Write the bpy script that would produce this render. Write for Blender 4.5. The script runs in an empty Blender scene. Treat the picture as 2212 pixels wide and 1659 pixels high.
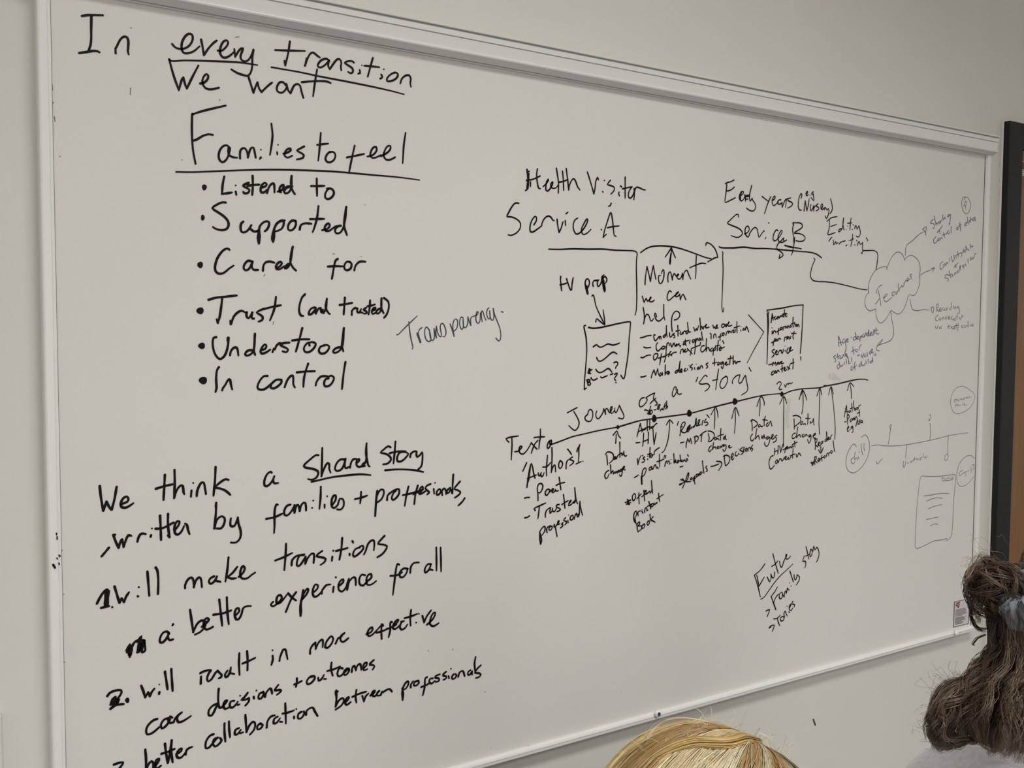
import bpy, bmesh, math, random
import numpy as np
from mathutils import Vector, Matrix

# ---------------------------------------------------------------- camera, world, light, exposure
W_PX, H_PX, F_PX = 2212.0, 1659.0, 2050.0
CAM_D, CAM_H = 1.405, 1.65                    # distance to the board plane (y = 0), height of the lens
def _rot(x, y, z):
    cx, sx, cy, sy, cz, sz = math.cos(x), math.sin(x), math.cos(y), math.sin(y), math.cos(z), math.sin(z)
    return (np.array([[cz, -sz, 0], [sz, cz, 0], [0, 0, 1]]) @ np.array([[1, 0, 0], [0, cx, -sx], [0, sx, cx]])
            @ np.array([[cy, 0, sy], [0, 1, 0], [-sy, 0, cy]]))
RC = _rot(0.0541443, -0.5651759, 0.0053797)
def b2w(v): return np.array([v[0], v[2], -v[1]])     # (right, down, into wall) -> world
CR, CDN, CF = b2w(RC[0]), b2w(RC[1]), b2w(RC[2])
CAM = np.array([0.0, -CAM_D, CAM_H])
def ray(px, py):
    return CF + CR * ((px - W_PX / 2) / F_PX) + CDN * ((py - H_PX / 2) / F_PX)
def on_y(px, py, y=0.0):                             # a measured point laid on the plane y = const (board, wall, frame fronts)
    d = ray(px, py); return CAM + d * ((y - CAM[1]) / d[1])
def at(px, py, z):                                   # a measured point at a distance in front of the lens
    return CAM + ray(px, py) * z

scene = bpy.context.scene
COL = scene.collection
camd = bpy.data.cameras.new('camera'); cam = bpy.data.objects.new('camera', camd); COL.objects.link(cam)
camd.sensor_width = 36.0; camd.lens = F_PX / W_PX * 36.0; camd.clip_start = 0.05
cam.matrix_world = Matrix(((CR[0], -CDN[0], -CF[0], CAM[0]), (CR[1], -CDN[1], -CF[1], CAM[1]), (CR[2], -CDN[2], -CF[2], CAM[2]), (0, 0, 0, 1)))
scene.camera = cam

world = bpy.data.worlds.new('world'); scene.world = world; world.use_nodes = True
world.node_tree.nodes['Background'].inputs[0].default_value = (0.9, 0.95, 1.0, 1)
world.node_tree.nodes['Background'].inputs[1].default_value = 0.02
scene.view_settings.view_transform = 'Standard'
scene.view_settings.look = 'None'
scene.view_settings.exposure = 0.0
scene.view_settings.gamma = 1.0
scene.view_settings.use_curve_mapping = False
scene.cycles.max_bounces = 8
scene.cycles.use_denoising = True

def area_light(name, loc, size, size_y, power, color, direction, spread=180):
    l = bpy.data.lights.new(name, 'AREA'); l.shape = 'RECTANGLE'; l.size = size; l.size_y = size_y
    l.energy = power; l.color = color; l.spread = math.radians(spread)
    o = bpy.data.objects.new(name, l); COL.objects.link(o); o.location = loc
    o.rotation_euler = Vector(direction).to_track_quat('-Z', 'Y').to_euler()
    return o
CEIL = 3.30
PANELS = [(x, y) for y in (-1.75, -3.3, -5.4) for x in (-3.8, 0.95, 5.8)]
for (x, y) in PANELS:
    area_light('ceiling_lamp', (x, y, CEIL - 0.035), 1.15, 0.50, 32.5, (1.0, 0.985, 0.965), (0, 0, -1), 140)
area_light('window_daylight', (-0.9, -6.3, 1.35), 2.6, 1.5, 62.0, (1.0, 0.995, 0.985), (0.22, 1, 0))

# ---------------------------------------------------------------- helpers
def tag(o, label=None, cat=None, group=None, kind=None):
    if label: o['label'] = label
    if cat: o['category'] = cat
    if group: o['group'] = group
    if kind: o['kind'] = kind
    return o
def obj(name, verts, faces, m, parent=None, loc=None, smooth=False, attr=None):
    """one mesh object; verts in world space, origin at loc (or at the parent's place)"""
    verts = np.asarray(verts, dtype=np.float64).reshape(-1, 3)
    base = np.array(loc if loc is not None else (0, 0, 0), dtype=float)
    if parent is not None and loc is None:
        base = np.array(parent['_base']) if '_base' in parent else np.zeros(3)
    me = bpy.data.meshes.new(name)
    me.from_pydata((verts - base).tolist(), [], [tuple(f) for f in faces]); me.update()
    if smooth:
        me.polygons.foreach_set('use_smooth', [True] * len(me.polygons))
    if attr is not None:
        a = me.color_attributes.new('tint', 'FLOAT_COLOR', 'POINT')
        a.data.foreach_set('color', np.asarray(attr, dtype=np.float32).ravel())
    me.materials.append(m)
    o = bpy.data.objects.new(name, me); COL.objects.link(o)
    if parent is None: o.location = base
    else: o.parent = parent
    BASE[o.name] = base
    return o
BASE = {}
def child(name, verts, faces, m, parent, **k):
    """a part: its origin coincides with its thing's origin"""
    base = root_base(parent)
    verts = np.asarray(verts, dtype=np.float64).reshape(-1, 3)
    me = bpy.data.meshes.new(name)
    me.from_pydata((verts - base).tolist(), [], [tuple(f) for f in faces]); me.update()
    if k.get('smooth'):
        me.polygons.foreach_set('use_smooth', [True] * len(me.polygons))
    if k.get('attr') is not None:
        a = me.color_attributes.new('tint', 'FLOAT_COLOR', 'POINT')
        a.data.foreach_set('color', np.asarray(k['attr'], dtype=np.float32).ravel())
    me.materials.append(m)
    o = bpy.data.objects.new(name, me); COL.objects.link(o); o.parent = parent
    BASE[o.name] = base
    return o
def root_base(o): return BASE[o.name]
def empty(name, loc):
    o = bpy.data.objects.new(name, None); COL.objects.link(o); o.location = loc; BASE[o.name] = np.array(loc, float)
    return o
def box_vf(x0, x1, y0, y1, z0, z1, bev=0.0):
    bm = bmesh.new(); bmesh.ops.create_cube(bm, size=1.0)
    for v in bm.verts:
        v.co = Vector((x0 if v.co.x < 0 else x1, y0 if v.co.y < 0 else y1, z0 if v.co.z < 0 else z1))
    if bev: bmesh.ops.bevel(bm, geom=list(bm.edges), offset=bev, segments=2, affect='EDGES', profile=0.6)
    return dump(bm)
def dump(bm):
    bm.verts.index_update()
    v = [tuple(q.co) for q in bm.verts]; f = [[q.index for q in p.verts] for p in bm.faces]; bm.free()
    return v, f
def join(*parts):
    V, F = [], []
    for v, f in parts:
        n = len(V); V += [tuple(q) for q in v]; F += [[i + n for i in p] for p in f]
    return V, F
def extrude(profile, axis, a, b):
    """closed 2-D profile swept along x (profile = (y, z)) or z (profile = (x, y))"""
    n = len(profile)
    if axis == 'x':
        V = [(a, p, q) for p, q in profile] + [(b, p, q) for p, q in profile]
    else:
        V = [(p, q, a) for p, q in profile] + [(p, q, b) for p, q in profile]
    F = [[i, (i + 1) % n, (i + 1) % n + n, i + n] for i in range(n)] + [list(range(n))[::-1], list(range(n, 2 * n))]
    return V, F

def mat(name, color, rough=0.5, spec=0.5, noise=0.0, nscale=40.0, bump=0.0, bscale=200.0, metal=0.0, coat=0.0, tint=False, color2=None):
    m = bpy.data.materials.new(name); m.use_nodes = True
    nt = m.node_tree; b = nt.nodes['Principled BSDF']
    b.inputs['Roughness'].default_value = rough
    b.inputs['Specular IOR Level'].default_value = spec
    b.inputs['Metallic'].default_value = metal
    b.inputs['Coat Weight'].default_value = coat
    b.inputs['Base Color'].default_value = (*color, 1)
    tc = nt.nodes.new('ShaderNodeTexCoord')
    if tint:
        a = nt.nodes.new('ShaderNodeVertexColor'); a.layer_name = 'tint'
        nt.links.new(a.outputs['Color'], b.inputs['Base Color'])
    elif noise or color2:
        n = nt.nodes.new('ShaderNodeTexNoise'); n.inputs['Scale'].default_value = nscale; n.inputs['Detail'].default_value = 5
        nt.links.new(tc.outputs['Object'], n.inputs['Vector'])
        r = nt.nodes.new('ShaderNodeValToRGB')
        c2 = color2 or tuple(c * (1 - noise) for c in color)
        r.color_ramp.elements[0].position = 0.35; r.color_ramp.elements[1].position = 0.65
        r.color_ramp.elements[0].color = (*c2, 1); r.color_ramp.elements[1].color = (*color, 1)
        nt.links.new(n.outputs['Fac'], r.inputs['Fac']); nt.links.new(r.outputs['Color'], b.inputs['Base Color'])
    if bump:
        n2 = nt.nodes.new('ShaderNodeTexNoise'); n2.inputs['Scale'].default_value = bscale; n2.inputs['Detail'].default_value = 4
        bp = nt.nodes.new('ShaderNodeBump'); bp.inputs['Strength'].default_value = bump; bp.inputs['Distance'].default_value = 0.002
        nt.links.new(tc.outputs['Object'], n2.inputs['Vector']); nt.links.new(n2.outputs['Fac'], bp.inputs['Height'])
        nt.links.new(bp.outputs['Normal'], b.inputs['Normal'])
    return m
def wood_mat(name, c1, c2):
    m = mat(name, c1, 0.42, 0.4); nt = m.node_tree; b = nt.nodes['Principled BSDF']
    tc = nt.nodes['Texture Coordinate']; mp = nt.nodes.new('ShaderNodeMapping'); mp.inputs['Scale'].default_value = (30, 30, 1.6)
    n = nt.nodes.new('ShaderNodeTexNoise'); n.inputs['Scale'].default_value = 2.2; n.inputs['Detail'].default_value = 8; n.inputs['Distortion'].default_value = 0.6
    r = nt.nodes.new('ShaderNodeValToRGB'); r.color_ramp.elements[0].position = 0.3; r.color_ramp.elements[1].position = 0.72
    r.color_ramp.elements[0].color = (*c2, 1); r.color_ramp.elements[1].color = (*c1, 1)
    nt.links.new(tc.outputs['Object'], mp.inputs['Vector']); nt.links.new(mp.outputs['Vector'], n.inputs['Vector'])
    nt.links.new(n.outputs['Fac'], r.inputs['Fac']); nt.links.new(r.outputs['Color'], b.inputs['Base Color'])
    return m

M_wall = mat('cream_wall_paint', (0.69, 0.67, 0.615), 0.62, 0.3, bump=0.12, bscale=260, noise=0.03, nscale=3)
M_ceil = mat('ceiling_paint', (0.80, 0.79, 0.76), 0.8, 0.2)
M_floor = mat('carpet_tile', (0.16, 0.16, 0.17), 0.95, 0.1, noise=0.3, nscale=300)
M_board = mat('whiteboard_enamel', (0.72, 0.695, 0.66), 0.42, 0.30, noise=0.02, nscale=4)
M_alu = mat('white_coated_frame', (0.80, 0.79, 0.77), 0.38, 0.45)
M_rail = mat('pale_grey_rail', (0.74, 0.73, 0.71), 0.4, 0.45)
M_clip = mat('white_plastic_clip', (0.83, 0.82, 0.80), 0.35, 0.5)
M_hole = mat('dark_hole', (0.05, 0.05, 0.055), 0.6, 0.3)
M_black = mat('black_marker_ink', (0.0075, 0.0055, 0.0065), 0.5, 0.12)
M_teal = mat('blue_grey_marker_ink', (0.045, 0.05, 0.068), 0.5, 0.3)
M_grey = mat('grey_pen_ink', (0.155, 0.15, 0.155), 0.5, 0.3)
M_blue = mat('blue_pen_ink', (0.085, 0.09, 0.19), 0.5, 0.3)
M_frame_black = mat('black_satin_paint', (0.013, 0.0135, 0.015), 0.5, 0.22, bump=0.1, bscale=60)
M_caulk = mat('white_caulk', (0.62, 0.61, 0.57), 0.6, 0.3)
M_leaf = wood_mat('orange_brown_wood', (0.235, 0.105, 0.032), (0.185, 0.082, 0.026))
M_paper = mat('white_paper', (0.72, 0.71, 0.70), 0.7, 0.2)
M_red = mat('dark_red_print', (0.22, 0.035, 0.04), 0.6, 0.3)
M_print_gap = mat('grey_black_print_and_gap', (0.07, 0.06, 0.065), 0.6, 0.3)
M_trim = mat('white_trim_paint', (0.66, 0.67, 0.62), 0.5, 0.4)
M_skin = mat('skin', (0.50, 0.30, 0.22), 0.5, 0.4, noise=0.06, nscale=60)
M_hair = mat('hair_strands', (0.3, 0.2, 0.1), 0.38, 0.5, tint=True)
M_sweater = mat('pale_grey_melange_wool', (0.95, 0.95, 0.975), 0.95, 0.1, color2=(0.83, 0.83, 0.865), nscale=150, bump=0.3, bscale=420)
M_cardigan = mat('dark_blue_knit', (0.06, 0.08, 0.13), 0.9, 0.1, noise=0.2, nscale=300)
M_trouser = mat('dark_denim', (0.03, 0.04, 0.07), 0.85, 0.2, noise=0.25, nscale=300)
M_scrunch = mat('grey_velour', (0.155, 0.17, 0.195), 0.7, 0.3, noise=0.25, nscale=60)
M_chair_seat = mat('blue_chair_fabric', (0.05, 0.08, 0.16), 0.9, 0.1, noise=0.2, nscale=300)
M_steel = mat('grey_steel_tube', (0.35, 0.35, 0.36), 0.35, 0.5, metal=0.8)
M_eye = mat('eye_white', (0.75, 0.73, 0.70), 0.2, 0.5)
def emis(name, color, s):
    m = bpy.data.materials.new(name); m.use_nodes = True; b = m.node_tree.nodes['Principled BSDF']
    b.inputs['Base Color'].default_value = (0.9, 0.9, 0.9, 1)
    b.inputs['Emission Color'].default_value = (*color, 1); b.inputs['Emission Strength'].default_value = s
    return m
M_diff = emis('lamp_diffuser', (1.0, 0.97, 0.90), 1.2)

# ---------------------------------------------------------------- room shell
WALL_Y = 0.019                               # the board's face is y = 0, the wall a little behind it
RX0, RX1, RY0 = -4.6, 7.0, -6.5
def structure(name, vf, m):
    return tag(obj(name, vf[0], vf[1], m), kind='structure')
wall = structure('wall_front', box_vf(RX0, RX1, WALL_Y, WALL_Y + 0.12, 0, CEIL), M_wall)
structure('wall_left', box_vf(RX0 - 0.12, RX0, RY0, WALL_Y + 0.12, 0, CEIL), M_wall)
structure('wall_right', box_vf(RX1, RX1 + 0.12, RY0, WALL_Y + 0.12, 0, CEIL), M_wall)
structure('wall_back', box_vf(RX0, RX1, RY0 - 0.12, RY0, 0, CEIL), M_wall)
structure('floor', box_vf(RX0 - .12, RX1 + .12, RY0 - .12, WALL_Y + .12, -0.1, 0), M_floor)
structure('ceiling', box_vf(RX0 - .12, RX1 + .12, RY0 - .12, WALL_Y + .12, CEIL, CEIL + 0.1), M_ceil)
for i, (x, y) in enumerate(PANELS):
    r = empty('ceiling_light', (x, y, CEIL)); tag(r, 'flat white ceiling light panel in the classroom ceiling', 'light', 'ceiling light panels')
    child('frame', *join(box_vf(x - .61, x + .61, y - .31, y - .285, CEIL - .03, CEIL), box_vf(x - .61, x + .61, y + .285, y + .31, CEIL - .03, CEIL),
          box_vf(x - .61, x - .585, y - .31, y + .31, CEIL - .03, CEIL), box_vf(x + .585, x + .61, y - .31, y + .31, CEIL - .03, CEIL)), M_alu, r)
    child('diffuser', *box_vf(x - .585, x + .585, y - .285, y + .285, CEIL - .022, CEIL - .012), M_diff, r)

p = on_y(5.5, 1659, WALL_Y - 0.008)
structure('trim_1', box_vf(p[0] - 0.05, p[0], WALL_Y - 0.010, WALL_Y, 0, 1.135, 0.002), M_trim)
p = on_y(1757, 1560, WALL_Y); c = p + np.array([0, -0.0006, 0])
v = [c + np.array([dx, 0, dz]) for dx, dz in ((-.003, .009), (.001, .008), (.008, -.006), (.009, -.011), (.004, -.008), (-.001, .001))]
child('scuff_mark', v, [range(6)], mat('scuff', (0.09, 0.05, 0.045), 0.7), wall)

# door beyond the board: black frame standing proud of the wall, orange-brown leaf
FD = 0.020                                   # how far the frame stands off the wall
fy = WALL_Y - FD
dz_top = on_y(2180.5, 259.5, fy)[2]
xL = (on_y(2180.5, 262, fy)[0] + on_y(2153.7, 1150, fy)[0]) / 2
xR = (on_y(2209, 376, fy)[0] + on_y(2183, 1150, fy)[0] + on_y(2195, 740, fy)[0]) / 3
FW = xR - xL; LEAF_W = 0.84
door = empty('door_1', (xR + LEAF_W / 2, WALL_Y, 0)); tag(door, kind='structure')
def fr(x0, x1, z0, z1): return box_vf(x0, x1, fy, WALL_Y, z0, z1, 0.0022)
child('door_frame', *join(fr(xL, xR, 0, dz_top), fr(xR + LEAF_W, xR + LEAF_W + FW, 0, dz_top), fr(xR - .002, xR + LEAF_W + .002, dz_top - FW, dz_top)), M_frame_black, door)
leaf_y = WALL_Y - 0.006
leaf = child('door_leaf', *box_vf(xR + .002, xR + LEAF_W - .002, leaf_y, WALL_Y, 0.008, dz_top - FW - .003), M_leaf, door)
hx = xR + LEAF_W - 0.09
child('door_handle', *join(box_vf(hx - .02, hx + .02, leaf_y - .008, leaf_y, .95, 1.13, .003), box_vf(hx - .11, hx + .01, leaf_y - .05, leaf_y - .032, 1.03, 1.05, .004), box_vf(hx - .01, hx + .01, leaf_y - .05, leaf_y - .005, 1.03, 1.05, .004)), M_steel, door)
rng = random.Random(3)
cv, cf = [], []
nz = 60
for i in range(nz + 1):
    z = dz_top * i / nz; w = 0.0028 + rng.uniform(-.0012, .0014)
    cv += [(xL - w, WALL_Y - .0005, z), (xL - w * .4, WALL_Y - .003, z), (xL + .001, WALL_Y - .0055, z)]
for i in range(nz):
    for k in range(2): cf.append((i * 3 + k, i * 3 + k + 1, i * 3 + k + 4, i * 3 + k + 3))
child('caulk_bead', cv, cf, M_caulk, door)
# notices on the leaf, only their left edges in the picture
def notice(z0, z1, w, label, red=False, n=8, gap=0.0015):
    x0 = xR + gap; y1 = leaf_y
    r = empty('door_notice', (x0 + w / 2, y1, z0)); tag(r, label, 'notice')
    child('sheet', *box_vf(x0, x0 + w, y1 - .001, y1, z0, z1), M_paper, r)
    V = []
    if red:
        child('red_band', *box_vf(x0 + .0005, x0 + w - .002, y1 - .0014, y1 - .001, z0 + (z1 - z0) * .42, z1 - .001), M_red, r)
    rows = [box_vf(x0 + .002, x0 + w - .003, y1 - .0014, y1 - .001, z0 + (z1 - z0) * (.04 + .36 * (k + .25) / (n / 3)) , z0 + (z1 - z0) * (.04 + .36 * (k + .6) / (n / 3))) for k in range(max(2, n // 3))] if red else \
           [box_vf(x0 + .001, x0 + w * .75, y1 - .0014, y1 - .001, z0 + (z1 - z0) * (k + .3) / n, z0 + (z1 - z0) * (k + .55) / n) for k in range(n)]
    child('printed_text', *join(*rows), M_print_gap, r)
za = on_y(2209, 349, leaf_y)[2]; zb = on_y(2208, 379, leaf_y)[2]
notice(zb, za, 0.10, 'white notice with a dark red band at the top corner of the wooden door', True, 9)
za = on_y(2204, 515, leaf_y)[2]; zb = on_y(2201, 605, leaf_y)[2]
notice(zb, za, 0.011, 'narrow upper white printed strip on the hinge edge of the wooden door', n=7)
za = on_y(2198, 688, leaf_y)[2]; zb = on_y(2195, 778, leaf_y)[2]
notice(zb, za, 0.010, 'narrow lower white printed strip on the hinge edge of the wooden door', n=6)

# ---------------------------------------------------------------- whiteboard
XL = (on_y(107.5, 0)[0] + on_y(138, 1459)[0]) / 2
XR = (on_y(2128.2, 340)[0] + on_y(2101, 1200)[0]) / 2
ZB = np.mean([on_y(*q)[2] for q in ((1000, 1652), (1500, 1514), (1950, 1391))])
ZT = np.mean([on_y(*q)[2] for q in ((500, 47), (953, 128), (1500, 222), (1950, 306))])
board = empty('whiteboard', ((XL + XR) / 2, WALL_Y, ZB))
tag(board, 'large wall-mounted whiteboard covered in black and blue handwriting', 'whiteboard')
FWD = 0.0175
child('writing_surface', *box_vf(XL - .004, XR + .004, 0, WALL_Y - .002, ZB - .004, ZT + .03), M_board, board)
def vframe(xa, xb, s):                        # s=+1: inner edge at xb
    o, i = (xa, xb) if s > 0 else (xb, xa)
    e = (i - o)
    prof = [(o, WALL_Y), (o, -.004), (o + e * .08, -.0072), (o + e * .2, -.0084), (o + e * .68, -.0088), (o + e * .70, -.0080), (o + e * .73, -.0080),
            (o + e * .75, -.0088), (o + e * .94, -.0080), (i, -.0030), (i, .004), (i - e * .3, .004), (i - e * .3, WALL_Y)]
    if s < 0: prof = prof[::-1]
    return extrude(prof, 'z', ZB - .012, ZT + .012)
child('side_frame', *vframe(XL - FWD, XL, 1), M_alu, board)
child('side_frame', *vframe(XR, XR + FWD * .85, -1), M_alu, board)
for xa_, xb_ in ((XL - .0002, XL + .0007), (XR - .0016, XR + .0004)):
    child('edge_gap_shade', *box_vf(xa_, xb_, -.0006, .001, ZB, ZT), M_print_gap, board)  # thin strip coloured dark for the shade in the surface-to-frame gap
# bottom rail: bright upper lip, groove, lower face
child('bottom_rail', *extrude([(WALL_Y, ZB - .0035), (WALL_Y, ZB + .001), (-.004, ZB + .0012), (-.0075, ZB - .0002), (-.0088, ZB - .0030), (-.0092, ZB - .0052), (-.0060, ZB - .0053), (-.0060, ZB - .0063),
      (-.0094, ZB - .0064), (-.0090, ZB - .0108), (-.0070, ZB - .0122), (.004, ZB - .0125), (.004, ZB - .0035)], 'x', XL - FWD, XR + FWD * .8), M_alu, board)
# top rail: deep map-rail profile, its lines measured near the right end
zz = lambda py, d: on_y(1950, py, -d)[2]
zl = ZT
d0 = 0.0
prof = [(WALL_Y, zz(252, .027) - .001), (-.0215, zz(250.6, .027)), (-.0262, zz(251.0, .027)), (-.0284, zz(252.6, .028)), (-.0280, zz(254.4, .028)), (-.0262, zz(255.6, .026)), (-.0195, zz(256.0, .024)),
        (-.0195, zz(257.6, .024)), (-.0240, zz(258.4, .0245)), (-.0236, zz(266.6, .0238)), (-.0195, zz(266.9, .0236)), (-.0195, zz(268.2, .0236)), (-.0234, zz(268.6, .0236)),
        (-.0212, zz(285.8, .0212)), (-.0232, zz(287.2, .0230)), (-.0236, zz(289.2, .0232)), (-.0226, zz(291.2, .0226)), (-.0200, zz(292.6, .0208)),
        (-.0098, zz(300.6, .0095)), (-.0035, zz(301.6, .0085)), (-.0035, zz(302.8, .0070)), (-.0066, zz(303.0, .0068)), (-.0066, zl + .0012), (-.0050, zl), (-.0002, zl), (-.0002, zl + .02), (WALL_Y, zl + .02)]
child('top_rail', *extrude(prof[::-1], 'x', XL - FWD - .004, XR + FWD * .85 + .002), M_rail, board)
# pivoting clips on the bottom rail
def clip(px, py, hole):
    c = on_y(px, py, -.0125)
    bm = bmesh.new(); bmesh.ops.create_uvsphere(bm, u_segments=20, v_segments=12, radius=1.0)
    for v in bm.verts: v.co = Vector((c[0] + v.co.x * .0068, c[1] + v.co.y * .0042, c[2] + v.co.z * .0072))
    v1 = dump(bm)
    arm = box_vf(c[0] - .0045, c[0] + .0045, -.0115, -.0085, c[2] - .001, ZB + .004, .0012)
    k = child('rail_clip', *join(v1, arm), M_clip, board, smooth=True)
    if hole:
        bm = bmesh.new(); bmesh.ops.create_cone(bm, cap_ends=True, segments=20, radius1=.0034, radius2=.0034, depth=.0012)
        for v in bm.verts: v.co = Vector((c[0] + v.co.x, c[1] - .0040 + v.co.z, c[2] + v.co.y * 1.15))
        child('hole', *dump(bm), M_hole, k)
clip(1421, 1541.5, True); clip(2066.5, 1367.5, False)
# maker's label in the lower right corner
def quad_patch(pts, y, t=.0004):
    f = [on_y(a, b, -y) for a, b in pts]; bk = [q + np.array([0, t, 0]) for q in f]
    return f + bk, [(0, 1, 2, 3), (7, 6, 5, 4)] + [(i, i + 4, (i + 1) % 4 + 4, (i + 1) % 4) for i in range(4)]
LT, RT, RBm, LB = np.array([2061.3, 1299.5]), np.array([2095.5, 1292.5]), np.array([2092.5, 1347.5]), np.array([2059.5, 1355.5])
def lab(u, v): return tuple((LT * (1 - u) + RT * u) * (1 - v) + (LB * (1 - u) + RBm * u) * v)
def rect(u0, u1, v0, v1): return [lab(u0, v0), lab(u1, v0), lab(u1, v1), lab(u0, v1)]
st = child('maker_label', *quad_patch(rect(0, 1, 0, 1), .0006), mat('label_film', (0.60, 0.59, 0.58), 0.4), board)
child('label_border', *join(*[quad_patch(rect(*q), .0009, .0002) for q in ((0, 1, 0, .02), (0, 1, .98, 1), (0, .035, 0, 1), (.965, 1, 0, 1))]), M_print_gap, st)
child('label_emblem', *join(*[quad_patch(q, .001, .0002) for q in ([lab(.11, .07), lab(.22, .05), lab(.36, .16), lab(.36, .19)], [lab(.11, .10), lab(.11, .20), lab(.34, .21), lab(.30, .19)], [lab(.26, .05), lab(.36, .04), lab(.36, .13), lab(.33, .11)], [lab(.2, .22), lab(.36, .21), lab(.30, .28), lab(.24, .28)])]), M_red, st)
rows = []
rr = random.Random(5)
for k in range(7): rows.append(quad_patch(rect(.1, rr.uniform(.55, .85), .335 + k * .041, .335 + k * .041 + .016), .001, .0002))
for k in range(7): rows.append(quad_patch(rect(.1, rr.uniform(.5, .8), .645 + k * .040, .645 + k * .040 + (.018 if k < 6 else .02)), .001, .0002))
child('label_text', *join(*rows), M_print_gap, st)

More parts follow.
